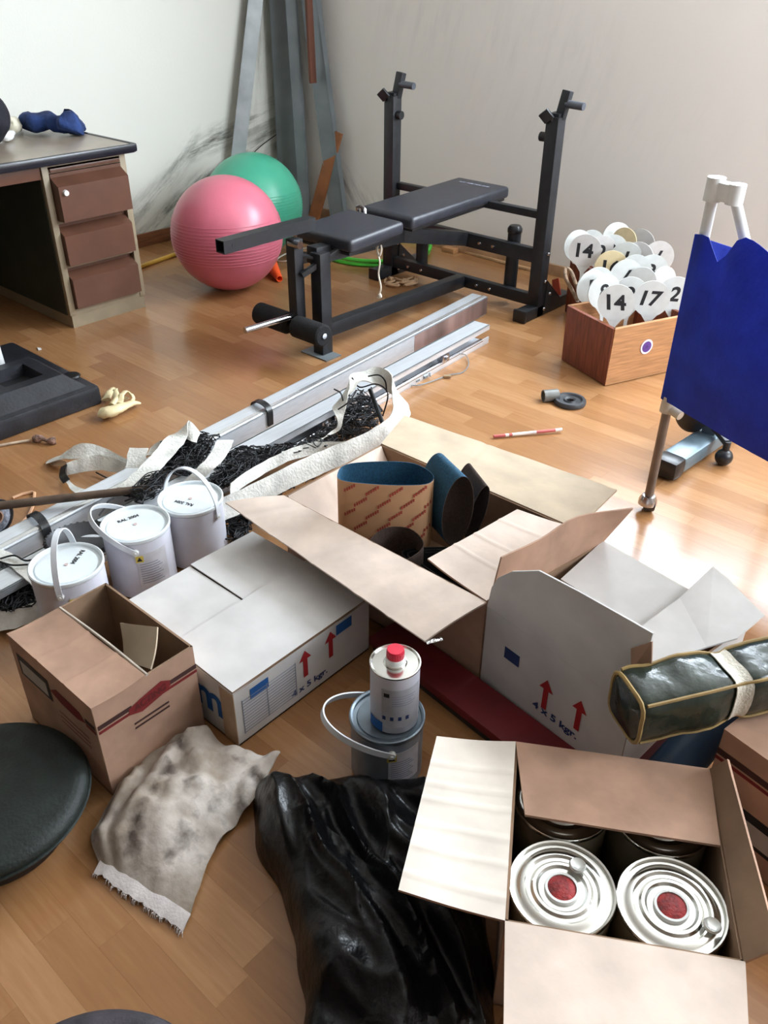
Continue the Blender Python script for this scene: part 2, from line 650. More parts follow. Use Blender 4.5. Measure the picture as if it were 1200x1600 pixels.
# ------------------------------------------------------------------ the setting
def build_floor():
    b = MB()
    b.mm((XL - 0.1, YR - 0.1, -0.06), (XR + 0.1, YB + 0.1, -0.012))
    fl = struct(b.build('floor', mat('screed', (70, 55, 42), 0.9)))
    PW, gap = 0.072, 0.0002
    pm, pm2 = plank_mat('laminate_strip', True), plank_mat('laminate_strip_far', False)
    rows = int((YB - YR) / PW) + 1
    lens = [0.42, 0.5, 0.58, 0.36]
    strips = []
    r = random.Random(3)
    for i in range(rows):
        y0 = YR + i * PW
        y1 = min(y0 + PW, YB)
        if y1 - y0 < 0.01:
            continue
        x = XL - r.uniform(0, 0.4)
        while x < XR:
            L = r.choice(lens)
            a, c = max(x, XL), min(x + L, XR)
            if c - a > 0.02:
                strips.append((a, c, y0, y1))
            x += L
    # which strips does the picture show largest
    def size_in_view(s):
        cx, cy = (s[0] + s[1]) / 2, (s[2] + s[3]) / 2
        d = V((cx, cy, 0)) - EYE
        dz = d.dot(CF)
        if dz <= 0.2:
            return 0
        px, py = 600 + F_PX * d.dot(CR) / dz, 800 - F_PX * d.dot(CU) / dz
        if not (-60 < px < 1260 and 200 < py < 1660):
            return 0
        return (s[1] - s[0]) * (s[3] - s[2]) * H / d.length ** 3
    strips.sort(key=size_in_view, reverse=True)
    b = MB()
    b.box((0, 0, -0.5), (1, 1, 1))
    proto = None
    for s in strips[:300]:
        if proto is None:
            o = b.build('floor_strip', pm, None, smooth=0, base=(0, 0, 0))['ob']
            proto = o
        else:
            o = bpy.data.objects.new('floor_strip', proto.data)
            col.objects.link(o)
        o.parent = fl['ob']
        o.matrix_parent_inverse = fl['_inv']
        o.location = ((s[0] + s[1]) / 2, (s[2] + s[3]) / 2, 0)
        o.scale = (s[1] - s[0] - gap, s[3] - s[2] - gap, 0.0115)
    b = MB()
    for s in strips[300:]:
        b.mm((s[0] + gap / 2, s[2] + gap / 2, -0.0115), (s[1] - gap / 2, s[3] - gap / 2, 0))
    o = b.build('far_floor_strips', pm2, fl, smooth=0)
    o['ob']['kind'] = 'stuff'


build_floor()

mould = (84, 86, 78)
M_wall_left = wall_mat('cream_plaster_left', (228, 229, 221), [
    ('y', 2.75, 3.3, 0.14, 0.5, 0.10, 0.9, mould, 3.0, 0.6),
    ('y', 3.25, 4.05, 0.48, 0.64, 0.10, 1.1, mould, 9.0, 0.2),
    ('y', 2.8, 3.5, 0.03, 0.36, 0.10, 1.1, mould, 12.0, 0.5),
    ('y', 3.4, 4.07, 0.34, 0.5, 0.11, 1.0, (92, 94, 82), 15.0, 0.25),
    ('y', 2.7, 3.9, -0.02, 0.28, 0.1, 0.9, mould, 21.0, 0.35),
    ('y', 3.75, 4.07, 1.0, 1.2, 0.9, 0.5, (120, 120, 104), 27.0, 1.4)])
M_wall_back = wall_mat('cream_plaster_back', (230, 226, 220), [
    ('x', -4.0, -3.6, 0.3, 0.05, 0.16, 0.8, (120, 114, 112), 5.0, -0.9),
    ('x', -4.4, -4.1, 1.0, 1.0, 0.9, 0.5, (140, 138, 126), 11.0, -1.4),
    ('x', -3.6, -2.2, 1.15, 1.05, 0.3, 0.13, (150, 148, 150), 17.0, 1.35),
    ('x', -3.0, -1.6, 0.75, 0.8, 0.25, 0.09, (160, 152, 154), 23.0, 1.2)])

T = 0.16
b = MB(); b.mm((XL - T, YR, 0), (XL, YB + T, ZC)); struct(b.build('wall_left', M_wall_left, smooth=0))
x0, x1, z0, z1 = WIN_B
b = MB()
b.mm((XL, YB, 0), (x0, YB + T, ZC)); b.mm((x1, YB, 0), (XR, YB + T, ZC)); b.mm((x0, YB, 0), (x1, YB + T, z0)); b.mm((x0, YB, z1), (x1, YB + T, ZC))
struct(b.build('wall_back', M_wall_back, smooth=0))
y0, y1, rz0, rz1 = WIN_R
b = MB()
b.mm((XR, YR, 0), (XR + T, y0, ZC)); b.mm((XR, y1, 0), (XR + T, YB + T, ZC)); b.mm((XR, y0, 0), (XR + T, y1, rz0)); b.mm((XR, y0, rz1), (XR + T, y1, ZC))
M_plain_wall = wall_mat('cream_plaster_plain', (184, 178, 170), [])
struct(b.build('wall_right', M_plain_wall, smooth=0))
b = MB(); b.mm((XL - T, YR - T, 0), (XR + T, YR, ZC)); struct(b.build('wall_rear', mat('dark_rear_wall', (92, 76, 62), 0.6), smooth=0))  # unseen wall given a dark colour to cut bounced light
b = MB(); b.mm((XL - T, YR - T, ZC), (XR + T, YB + T, ZC + 0.12)); struct(b.build('ceiling', mat('white_ceiling', (214, 212, 206), 0.9), smooth=0))

M_base = mat('baseboard_brown', (132, 84, 56), 0.5, 0, 0.1, 8, stretch=(1, 1, 9))
b = MB(); b.mm((XL, YR, 0), (XL + 0.016, YB, 0.075), 0.003); struct(b.build('baseboard_left', M_base))
b = MB(); b.mm((XL + 0.016, YB - 0.018, 0), (XR, YB, 0.06), 0.003); struct(b.build('baseboard_back', mat('baseboard_tan', (190, 152, 116), 0.5, 0, 0.1, 8)))


def glass_mat():
    m = bpy.data.materials.new('window_glass')
    m.use_nodes = True
    nt = m.node_tree
    for n in list(nt.nodes):
        nt.nodes.remove(n)
    out = nt.nodes.new('ShaderNodeOutputMaterial')
    mx = nt.nodes.new('ShaderNodeMixShader')
    tr = nt.nodes.new('ShaderNodeBsdfTransparent')
    gl = nt.nodes.new('ShaderNodeBsdfGlossy')
    gl.inputs['Roughness'].default_value = 0.02
    mx.inputs[0].default_value = 0.07
    nt.links.new(tr.outputs[0], mx.inputs[1])
    nt.links.new(gl.outputs[0], mx.inputs[2])
    nt.links.new(mx.outputs[0], out.inputs[0])
    return m


M_glass = glass_mat()
M_winframe = mat('white_window_frame', (230, 230, 228), 0.4, 0, 0.03)


def window(name, a, bq, z0, z1, axis, at_):
    """casement in the opening: axis 'x' runs along the back wall, 'y' along the right wall"""
    def p(u, w, z):
        return (u, at_ + w, z) if axis == 'x' else (at_ + w, u, z)
    fr = MB()
    f = 0.05
    for (u0, u1, q0, q1) in ((a, bq, z0, z0 + f), (a, bq, z1 - f, z1), (a, a + f, z0 + f, z1 - f), (bq - f, bq, z0 + f, z1 - f)):
        A, B = V(p(u0, 0.05, q0)), V(p(u1, 0.11, q1))
        fr.mm((min(A.x, B.x), min(A.y, B.y), min(A.z, B.z)), (max(A.x, B.x), max(A.y, B.y), max(A.z, B.z)), 0.004)
    w = struct(fr.build(name, M_winframe))
    n = 3 if bq - a > 2 else 2
    for k in range(1, n):
        u = a + (bq - a) * k / n
        A, B = V(p(u - 0.03, 0.05, z0 + f)), V(p(u + 0.03, 0.11, z1 - f))
        m_ = MB(); m_.mm((min(A.x, B.x), min(A.y, B.y), A.z), (max(A.x, B.x), max(A.y, B.y), B.z), 0.004)
        m_.build('mullion', M_winframe, w)
    for k in range(n):
        u0 = a + (bq - a) * k / n + 0.04
        u1 = a + (bq - a) * (k + 1) / n - 0.04
        A, B = V(p(u0, 0.077, z0 + f)), V(p(u1, 0.083, z1 - f))
        m_ = MB(); m_.mm((min(A.x, B.x), min(A.y, B.y), A.z), (max(A.x, B.x), max(A.y, B.y), B.z))
        m_.build('pane', M_glass, w, smooth=0)


window('window_1', WIN_B[0], WIN_B[1], WIN_B[2], WIN_B[3], 'x', YB)
window('window_2', WIN_R[0], WIN_R[1], WIN_R[2], WIN_R[3], 'y', XR)

# ------------------------------------------------------------------ office desk
M_desk_frame = mat('desk_beige_metal', (150, 136, 112), 0.45, 0, 0.06, 6)
M_desk_brown = mat('desk_brown_metal', (96, 64, 50), 0.32, 0, 0.05, 8)
M_desk_top = mat('desk_top_laminate', (150, 138, 124), 0.3, 0, 0.06, 5)
M_desk_edge = mat('desk_edge_black', (24, 24, 34), 0.25, 0, 0.05)
M_desk_dark = mat('desk_dark_green_panel', (44, 50, 40), 0.6, 0, 0.1, 6)


def desk():
    XF, XBK = -3.54, -4.32
    y0, y1 = 1.85, 2.25
    d = thing('office_desk', 'old metal office desk with brown drawers and worn laminate top by the left wall', 'desk', (-3.93, 1.6, 0))
    b = MB(); b.mm((XBK - 0.02, 0.55, 0.722), (XF + 0.045, y1 + 0.03, 0.748), 0.008); b.build('desk_top', M_desk_top, d)
    # black bull-nose edging round the front and the right end
    b = MB()
    b.mm((XF + 0.035, 0.55, 0.714), (XF + 0.062, y1 + 0.03, 0.752), 0.011)
    b.mm((XBK - 0.02, y1 + 0.022, 0.714), (XF + 0.05, y1 + 0.046, 0.752), 0.011)
    b.build('edging', M_desk_edge, d)

    def pedestal(a, c, full):
        b = MB()
        t = 0.018
        b.mm((XBK, a, 0.06), (XF, a + t, 0.714)); b.mm((XBK, c - t, 0.06), (XF, c, 0.714)); b.mm((XBK, a, 0.06), (XBK + t, c, 0.714))
        b.mm((XBK, a, 0.06), (XF, c, 0.085)); b.mm((XBK, a, 0.69), (XF + 0.002, c, 0.714))
        b.mm((XF - 0.02, a, 0.675), (XF + 0.002, c, 0.70))
        for z in (0.272, 0.465):
            b.mm((XF - 0.022, a, z), (XF - 0.004, c, z + 0.016))
        # front uprights
        b.mm((XF - 0.02, a - 0.004, 0.06), (XF + 0.004, a + 0.026, 0.714), 0.003); b.mm((XF - 0.02, c - 0.026, 0.06), (XF + 0.004, c + 0.004, 0.714), 0.003)
        b.build('pedestal_frame', M_desk_frame, d)
        b = MB(); b.mm((XBK + 0.02, a + 0.005, 0.0), (XF - 0.004, c - 0.002, 0.06)); b.build('plinth', M_desk_frame, d)
        for k, (q0, q1, out) in enumerate(((0.092, 0.268, 0.0), (0.288, 0.462, 0.004), (0.482, 0.672, 0.03))):
            b = MB()
            ya, yb = a + 0.028, c - 0.028
            xf = XF + 0.026 + out
            lip = 0.045
            prof = [(xf, q0), (xf, q1 - lip), (xf - 0.05, q1 - 0.014), (xf - 0.05, q1), (xf - 0.064, q1), (xf - 0.064, q0)]
            A = [V((x, ya, z)) for x, z in prof]; B = [V((x, yb, z)) for x, z in prof]
            n = len(prof)
            fs_ = [list(range(n)), [n + i for i in range(n)][::-1]] + [[i, (i + 1) % n, n + (i + 1) % n, n + i] for i in range(n)]
            b.add(A + B, fs_)
            b.mm((XBK + 0.1, ya + 0.01, q0 + 0.012), (xf - 0.06, yb - 0.01, q1 - 0.05))
            dr = b.build('drawer', M_desk_brown, d, smooth=0)
            if k == 2:
                b = MB(); b.cyl((xf - 0.002, ya + 0.028, 0.602), (xf + 0.012, ya + 0.028, 0.602), 0.013, 0.011, 18)
                b.build('lock_knob', M_white_plastic, dr)
        b = MB(); b.mm((XF - 0.02, a + 0.03, 0.678), (XF + 0.012, c - 0.03, 0.694), 0.003); b.build('pull_out_board', M_desk_brown, d)

    pedestal(y0, y1, True)
    b = MB(); b.mm((XF - 0.03, 0.95, 0.655), (XF - 0.004, y0 - 0.006, 0.712), 0.003); b.mm((XBK + 0.2, 0.96, 0.66), (XF - 0.03, y0 - 0.02, 0.70)); b.build('centre_drawer', M_desk_brown, d)
    b = MB(); b.mm((XBK + 0.02, 0.95, 0.1), (XBK + 0.035, y0, 0.714)); b.build('modesty_panel', M_desk_dark, d)
    b = MB(); b.mm((XBK + 0.03, y0 - 0.007, 0.06), (XF - 0.02, y0 - 0.001, 0.712)); b.build('inner_side_panel', M_desk_dark, d)
    b = MB(); b.mm((XBK, 0.57, 0), (XF, 0.95, 0.714)); b.build('left_cupboard', M_desk_frame, d)


desk()


def blob(path, radii, name, m, n=14, seed=0.0, amp=0.25, freq=14, flat=0.8, floor_z=None):
    """lumpy soft roll along a path"""
    b = MB()
    pts = catmull(path, 8)
    rr = catmull([(r, 0, 0) for r in radii], 8)
    N = len(pts)
    b.tube(pts, lambda t: rr[min(N - 1, int(round(t * (N - 1))))].x, n=n, flat=flat)
    for i, v in enumerate(b.v):
        k = noise.noise(v * freq + V((seed, seed, seed)))
        c = pts[min(N - 1, i // n)]
        b.v[i] = c + (v - c) * (1 + amp * k)
        if floor_z is not None and b.v[i].z < floor_z:
            b.v[i].z = floor_z
    return b.build(name, m, smooth=70)


zt = 0.7525
M_blue_cloth = mat('blue_cloth', (34, 58, 110), 0.9, 0, 0.15, 14, 0.4, 60)
r_ = blob([P(34, 190, zt + 0.03), P(50, 189, zt + 0.05), P(78, 190, zt + 0.045), P(98, 190, zt + 0.05), P(112, 192, zt + 0.05), P(122, 194, zt + 0.02)], [0.02, 0.055, 0.05, 0.05, 0.06, 0.03], 'folded_garment', M_blue_cloth, seed=2, amp=0.7, freq=16, flat=0.7, floor_z=zt)
tag(r_, 'bunched blue garment lying at the back of the desk top', 'garment')
r_ = blob([P(-30, 214, zt + 0.03), P(-16, 190, zt + 0.09), P(-12, 165, zt + 0.15), P(-26, 145, zt + 0.2)], [0.07, 0.095, 0.07, 0.02], 'dark_bag', mat('dark_fabric', (24, 24, 36), 0.85, 0, 0.1, 20, 0.3, 60), seed=5, flat=0.8, floor_z=zt)
tag(r_, 'black fabric bag standing on the desk at the left picture edge', 'bag')
r_ = blob([P(-4, 214, zt + 0.015), P(6, 213, zt + 0.022), P(14, 211, zt + 0.018), P(21, 207, zt + 0.008)], [0.012, 0.026, 0.022, 0.008], 'crumpled_paper', mat('white_paper', (240, 240, 238), 0.8), seed=8, amp=0.5, freq=40, floor_z=zt)
tag(r_, 'small crumpled white paper beside the black bag on the desk', 'paper')
r_ = blob([P(8, 196, zt + 0.02), P(18, 194, zt + 0.045), P(30, 196, zt + 0.015)], [0.02, 0.042, 0.015], 'paper_wrapper', mat('cream_paper', (214, 208, 188), 0.8), seed=11, amp=0.4, freq=30, floor_z=zt)
tag(r_, 'pale cream paper wrapper beside the blue garment on the desk', 'paper')

# ------------------------------------------------------------------ exercise balls, cones, hoops in the corner


def ball(name, c, r, rgb, label):
    m = mat('ball_rubber_%d' % rgb[0], rgb, 0.3, 0, 0.03, 5, 0.06, 400, spec=0.5)
    t = thing(name, label, 'ball', (c.x, c.y, 0))
    b = MB()
    n = 28
    prof = [(r * math.sin(math.pi * i / n), c.z - r * math.cos(math.pi * i / n)) for i in range(n + 1)]
    prof[0] = (0, prof[0][1]); prof[-1] = (0, prof[-1][1])
    b.lathe(prof, (c.x, c.y, 0), 56)
    body = b.build('ball_skin', m, t, smooth=80)
    b = MB()
    # moulded grip rings
    for k in range(-6, 7):
        a = math.radians(k * 3.2)
        rr = r * math.cos(a) + 0.0006
        zz = c.z + r * math.sin(a)
        b.tube([(c.x + rr * math.cos(q * math.pi / 36), c.y + rr * math.sin(q * math.pi / 36), zz) for q in range(72)], 0.0016, 4, closed=True)
    b.build('grip_ring', m, t)
    b = MB(); d = V((-0.35, 0.35, -0.87)).normalized()
    b.cyl(c + d * (r - 0.004), c + d * (r + 0.001), 0.012, 0.01, 14); b.build('valve_plug', M_white_plastic, t)
    return t


ball('exercise_ball', P(355, 365, 0.277), 0.277, (212, 112, 132), 'large pink exercise ball in front of the green one')
gb = P(396, 320, 0.275)
ball('exercise_ball', V((gb.x, gb.y, 0.275)), 0.275, (72, 174, 142), 'green exercise ball partly hidden behind the pink ball')


def cone(name, tip, basec, length, rb, label, m):
    t = thing(name, label, 'cone', ((tip.x + basec.x) / 2, (tip.y + basec.y) / 2, 0))
    d = (tip - basec).normalized()
    x, y, z = basis(d)
    M = Matrix(((x.x, y.x, z.x, 0), (x.y, y.y, z.y, 0), (x.z, y.z, z.z, 0), (0, 0, 0, 1)))
    b = MB(); b.lathe([(rb, 0), (rb * 0.34, length), (rb * 0.3, length), (rb * 0.26, length - 0.004), (rb * 0.94, 0)], basec, 26, M); b.build('cone_shell', m, t)
    b = MB(); b.lathe([(rb * 0.9, -0.006), (rb * 1.25, -0.006), (rb * 1.25, 0.004), (rb * 0.9, 0.004), (rb * 0.9, -0.006)], basec, 26, M); b.build('cone_foot', m, t)


M_orange = mat('orange_plastic', (238, 88, 32), 0.45, 0, 0.04, 10)
bc = P(414, 400, 0.062); tp = P(437, 436, 0.02)
cone('marker_cone', tp, V((bc.x, bc.y, 0.068)), (tp - bc).length, 0.05, 'small orange marker cone lying on the floor beside the pink ball', M_orange)

# thin white wire hoop and a dark reel behind the bench post
c = P(462, 398, 0.05)
b = MB(); b.tube([c + V((0.105 * math.cos(a), 0.105 * math.sin(a), 0.028 * math.sin(a + 1.0))) for a in [k * math.pi / 20 for k in range(40)]], 0.004, 6, closed=True)
tag(b.build('wire_ring', mat('white_wire', (216, 214, 204), 0.4)), 'thin white wire ring lying behind the front post of the weight bench', 'ring')
c = P(470, 407, 0)
b = MB(); b.lathe([(0.03, 0), (0.062, 0), (0.062, 0.034), (0.03, 0.034), (0.03, 0)], c, 28)
tag(b.build('tape_reel', mat('dark_reel', (54, 44, 40), 0.5)), 'dark tape reel lying on the floor under the white wire ring', 'reel')

# two green hula hoops on the floor under the bench
M_green = mat('green_hoop_plastic', (74, 190, 60), 0.35, 0, 0.04)
hc = V((-3.355, 3.735, 0))
for k, (dx, dy, z, lab) in enumerate(((-0.006, -0.006, 0.011, 'green hula hoop flat on the floor under the bench, lower of the two'), (0.0, 0.0, 0.033, 'green hula hoop lying on top of another hoop under the bench'))):
    b = MB(); b.tube([hc + V((dx + 0.32 * math.cos(a), dy + 0.32 * math.sin(a), z)) for a in [q * math.pi / 30 for q in range(60)]], 0.011, 8, closed=True)
    tag(b.build('hula_hoop', M_green), lab, 'hoop', 'green hoops under the bench')

# yellow pole lying along the left wall
a_, b_ = P(222, 416, 0.012), P(300, 388, 0.012)
b = MB(); b.cyl(a_ - (b_ - a_) * 1.2, b_ + (b_ - a_) * 1.5, 0.012, n=12)
tag(b.build('yellow_pole', mat('yellow_plastic', (206, 160, 60), 0.45)), 'yellow plastic pole lying on the floor between desk and balls', 'pole')

# ------------------------------------------------------------------ profiles and planks leaning in the corner


def channel(name, foot, top, w, d, t, face, m, label, cat='profile', holes=0):
    """open U profile from foot to top; w across, d flange depth, face: direction the web looks at"""
    foot, top = V(foot), V(top)
    z = (top - foot).normalized()
    y = (V(face) - z * V(face).dot(z)).normalized()
    x = y.cross(z)
    L = (top - foot).length
    M = Matrix(((x.x, y.x, z.x, foot.x), (x.y, y.y, z.y, foot.y), (x.z, y.z, z.z, foot.z), (0, 0, 0, 1)))
    r = thing(name, label, cat, foot, group='profiles leaning in the corner')
    b = MB(); b.mm((-w / 2, -t, 0), (w / 2, 0, L), 0, M); b.build('web', m, r, smooth=0)
    for s in (-1, 1):
        b = MB(); b.mm((s * w / 2 - t / 2, -d, 0), (s * w / 2 + t / 2, 0.0, L), 0, M); b.build('flange', m, r, smooth=0)
        b = MB(); b.mm((s * (w / 2 - t / 2) - t / 2, 0.0, 0), (s * (w / 2 - t / 2) + t / 2, 0.003, L), 0, M); b.build('rib', m, r, smooth=0)
    return r


# shiny aluminium one on the left wall
ft = P(353, 360, 0)
ft = V((max(ft.x, XL + 0.12), ft.y, 0))
tp = PX(404, -40, XL + 0.1)
channel('aluminium_profile', ft, ft + (tp - ft) * 1.25, 0.08, 0.03, 0.004, (1, -0.75, 0.1), mat('dull_aluminium', (176, 184, 188), 0.3, 0.8, 0.06, 8), 'shiny aluminium U profile leaning on the mouldy left wall behind the green ball')
channel('steel_stud', (-4.285, 3.92, 0), (-4.285, 3.935, 2.3), 0.135, 0.05, 0.003, (0.6, -0.8, 0), M_galv, 'broad grey galvanised stud standing upright in the room corner')
channel('steel_stud', (-4.08, 3.855, 0), (-4.2, 3.9, 2.0), 0.06, 0.04, 0.003, (0.5, -0.85, 0), M_galv, 'narrow grey galvanised stud in front of the broad one')
channel('steel_stud', (-3.87, 3.95, 0), (-4.22, 3.955, 2.1), 0.1, 0.05, 0.003, (0.3, -0.95, 0), M_galv, 'grey galvanised stud slanting to the left, rightmost in the corner')
M_dk_wood = mat('dark_red_timber', (104, 62, 46), 0.7, 0, 0.15, 10, stretch=(1, 1, 0.1))
b = MB(); b.beam(PY(489, 130, YB - 0.17), PY(479, -60, YB - 0.17), 0.045, 0.02)
tag(b.build('timber_lath', M_dk_wood), 'dark red timber lath wedged between the grey studs', 'lath')
b = MB(); b.beam(P(488, 352, 0) + V((0, 0.0, 0.005)), PY(527, 206, YB - 0.07), 0.075, 0.022, (0.2, -1, 0))
tag(b.build('wooden_plank', mat('orange_brown_plank', (142, 88, 50), 0.6, 0, 0.1, 8)), 'short orange-brown plank leaning against the wall beside the studs', 'plank')
b = MB(); b.beam(P(556, 338, 0.02), PY(512, 268, YB - 0.06), 0.07, 0.02, (0.2, -1, 0))
tag(b.build('wooden_board', mat('grey_brown_board', (128, 98, 74), 0.7, 0, 0.1, 8)), 'grey-brown board tilted behind the orange-brown plank', 'board')
b = MB(); b.tube([PX(378, 262, XL + 0.05), PX(400, 235, XL + 0.03), PX(425, 215, XL + 0.03), PX(440, 205, XL + 0.06)], 0.003, 6, smooth=5)
tag(b.build('black_cable', M_net), 'black cable running up the left wall above the green ball', 'cable')

# ------------------------------------------------------------------ weight bench


def bench():
    xl, xr, yu = -3.0, -2.07, 3.46
    xc = -2.53
    w = thing('weight_bench', 'black steel weight bench with two padded cushions and upright bar rests', 'bench', (xc, 3.0, 0))
    bm_ = M_black_metal

    def bolts(pts, d, parent, r=0.009):
        for p in pts:
            b = MB(); p = V(p); d_ = V(d)
            b.cyl(p, p + d_ * 0.006, r, r * 0.8, 10); b.build('bolt', M_chrome, parent)

    for x, s in ((xl, -1), (xr, 1)):
        b = MB(); b.beam((x, yu, 0.0), (x, yu, 0.885), 0.062, 0.062, (0, 1, 0), 0.004)
        up_ = b.build('upright', bm_, w)
        b = MB()   # inner extension with the hook plate
        b.beam((x, yu + 0.006, 0.86), (x, yu + 0.004, 0.90), 0.05, 0.05, (0, 1, 0), 0.003)
        b.build('inner_tube', bm_, up_)
        b = MB()
        b.beam((x + 0.012, yu + 0.012, 0.872), (x + 0.026, yu + 0.03, 0.985), 0.04, 0.034, (0, 1, 0), 0.004)   # tall back plate of the cradle
        b.beam((x - 0.01, yu - 0.035, 0.872), (x - 0.035, yu - 0.055, 0.905), 0.05, 0.014, (0, 1, 0), 0.003)  # low lip
        b.beam((x - 0.02, yu - 0.02, 0.876), (x + 0.012, yu + 0.012, 0.876), 0.05, 0.016, (0, 0, 1), 0.003)
        b.build('bar_cradle', bm_, up_)
        b = MB(); b.cyl((x + 0.03, yu + 0.02, 0.935), (x + 0.115, yu + 0.02, 0.932), 0.016, 0.016, 14); b.build('storage_peg', mat('peg_grey', (86, 90, 98), 0.4, 0.3), up_)
        b = MB()
        if s < 0:
            b.cyl((x + 0.03, yu, 0.80), (x + 0.058, yu, 0.80), 0.02, 0.02, 12)
        else:
            b.cyl((x - 0.03, yu - 0.01, 0.80), (x - 0.062, yu - 0.01, 0.80), 0.02, 0.02, 12)
        b.build('locking_knob', M_black_plastic, up_)
        b = MB(); b.beam((x, yu - 0.13, 0.028), (x, yu + 0.28, 0.028), 0.062, 0.055, (0, 0, 1), 0.004); ft_ = b.build('foot', bm_, w)
        b = MB(); b.box((x, yu - 0.132, 0.03), (0.068, 0.02, 0.06), 0.006); b.build('foot_cap', M_black_plastic, ft_)
        # triangular gusset behind the upright
        b = MB(); b.slab([(x + 0.033, yu + 0.02, 0.02), (x + 0.033, yu + 0.16, 0.02), (x + 0.033, yu + 0.16, 0.06), (x + 0.033, yu + 0.03, 0.17)], 0.005); b.build('gusset', bm_, w)
        bolts([(x + 0.034, yu + 0.01, 0.30), (x + 0.034, yu + 0.01, 0.17), (x + 0.036, yu + 0.06, 0.10), (x + 0.036, yu + 0.02, 0.035)], (1, 0, 0), up_)
    for z, hh, name in ((0.465, 0.034, 'back_crossbar'), (0.285, 0.066, 'middle_crossbar'), (0.075, 0.056, 'lower_crossbar')):
        b = MB()
        y = yu if name != 'back_crossbar' else yu + 0.02
        b.beam((xl + 0.03, y, z), (xr - 0.03, y, z), hh, 0.036, (0, 1, 0), 0.004)
        cb = b.build(name, bm_, w)
        if name != 'back_crossbar':
            bolts([(xc + q, y - 0.02, z) for q in (-0.33, -0.24, 0.0, 0.12, 0.2)], (0, -1, 0), cb)
    # padded posts between the two crossbars
    for x in (-2.82, -2.255):
        b = MB(); b.cyl((x, yu + 0.045, 0.05), (x, yu + 0.045, 0.36), 0.032, 0.032, 18); ps = b.build('stub_post', bm_, w)
        b = MB(); b.lathe([(0.033, 0.352), (0.036, 0.356), (0.036, 0.372), (0.026, 0.386), (0, 0.39)], (x, yu + 0.045, 0), 18); b.build('post_cap', M_black_plastic, ps)
    # long members
    b = MB(); b.beam((xc + 0.03, 2.40, 0.10), (xc + 0.02, yu - 0.02, 0.078), 0.052, 0.06, (0, 0, 1), 0.004); b.build('base_rail', bm_, w)
    b = MB(); b.beam((xc, 2.42, 0.42), (xc, 2.98, 0.40), 0.06, 0.07, (0, 0, 1), 0.004); b.beam((xc, 2.96, 0.40), (xc + 0.02, yu - 0.02, 0.29), 0.055, 0.066, (0, 0, 1), 0.004); b.build('main_rail', bm_, w)
    b = MB(); b.beam((xc + 0.04, 2.43, 0.0), (xc + 0.04, 2.43, 0.44), 0.06, 0.06, (0, 1, 0), 0.004); fp = b.build('front_post', bm_, w)
    b = MB(); b.mm((xc - 0.04, 2.37, 0.0), (xc + 0.12, 2.46, 0.006), 0.001); b.build('foot_plate', M_galv, fp)
    # leg developer hanging in front of the post
    b = MB(); b.beam((xc - 0.02, 2.345, 0.16), (xc - 0.02, 2.345, 0.50), 0.05, 0.05, (0, 1, 0), 0.004); ld = b.build('leg_developer', bm_, w)
    b = MB(); b.beam((xc - 0.03, 2.34, 0.44), (xc + 0.06, 2.47, 0.40), 0.03, 0.012, (0, 0, 1), 0.002); b.beam((xc + 0.02, 2.34, 0.36), (xc + 0.07, 2.52, 0.44), 0.022, 0.022, (0, 0, 1), 0.002); b.build('pivot_bracket', bm_, ld)
    b = MB(); b.cyl((xc - 0.03, 2.33, 0.485), (xc + 0.03, 2.33, 0.485), 0.016, n=12); b.build('pivot_bolt', M_chrome, ld)
    b = MB()
    for (z0_, z1_, rr) in ((0, 0, 0),):
        M = Matrix.Translation((0, 0, 0))
        for (xa, xb) in ((xc - 0.235, xc - 0.045), (xc + 0.0, xc + 0.165)):
            x, y, z = basis((1, 0, 0)); Mx = Matrix(((x.x, y.x, z.x, 0), (x.y, y.y, z.y, 0), (x.z, y.z, z.z, 0), (0, 0, 0, 1)))
            L = xb - xa
            rb = MB(); rb.lathe([(0.012, 0), (0.04, 0), (0.047, 0.006), (0.047, L - 0.006), (0.04, L), (0.012, L)], (xa, 2.315, 0.145), 22, Mx); rb.build('foam_roller', M_foam, w)
    b = MB(); b.cyl((xc - 0.24, 2.315, 0.145), (xc + 0.17, 2.315, 0.145), 0.012, n=12); b.build('roller_axle', M_chrome, w)
    b = MB(); b.cyl((xc - 0.03, 2.34, 0.178), (xc - 0.045, 2.075, 0.182), 0.013, 0.013, 14); b.build('weight_peg', M_chrome, w)
    # square arm reaching forward, open end
    b = MB()
    a0, a1 = V((xc - 0.045, 2.47, 0.535)), V((xc - 0.045, 1.99, 0.535))
    for (dx, dz, ww, hh) in ((-0.0225, 0, 0.004, 0.049), (0.0225, 0, 0.004, 0.049), (0, -0.0225, 0.045, 0.004), (0, 0.0225, 0.045, 0.004)):
        b.beam(a0 + V((dx, 0, dz)), a1 + V((dx, 0, dz)), ww, hh, (0, 0, 1), 0)
    ar = b.build('front_arm', bm_, w, smooth=0)
    b = MB(); b.cyl(a1 + V((0.0235, 0.045, 0)), a1 + V((0.0255, 0.045, 0)), 0.008, n=12); b.build('pin_hole_disc', M_ink, ar)  # black disc on the tube wall stands for the hole's dark inside
    # cushions
    def pad(name, ya, yb, za, zb, hw, th):
        L = math.hypot(yb - ya, zb - za)
        M = Matrix.Translation((xc - 0.02, (ya + yb) / 2, (za + zb) / 2)) @ Matrix.Rotation(math.atan2(zb - za, yb - ya), 4, 'X')
        b = MB(); b.box((0, 0, 0), (hw * 2, L, th), 0.022, M, seg=4)
        p_ = b.build(name, M_vinyl, w, smooth=60)
        b = MB(); b.box((0, 0, -th / 2 - 0.006), (hw * 1.8, L * 0.95, 0.012), 0.002, M); b.build('base_board', M_black_plastic, p_)
        return p_, M
    pad('seat_cushion', 2.50, 2.84, 0.462, 0.478, 0.165, 0.055)
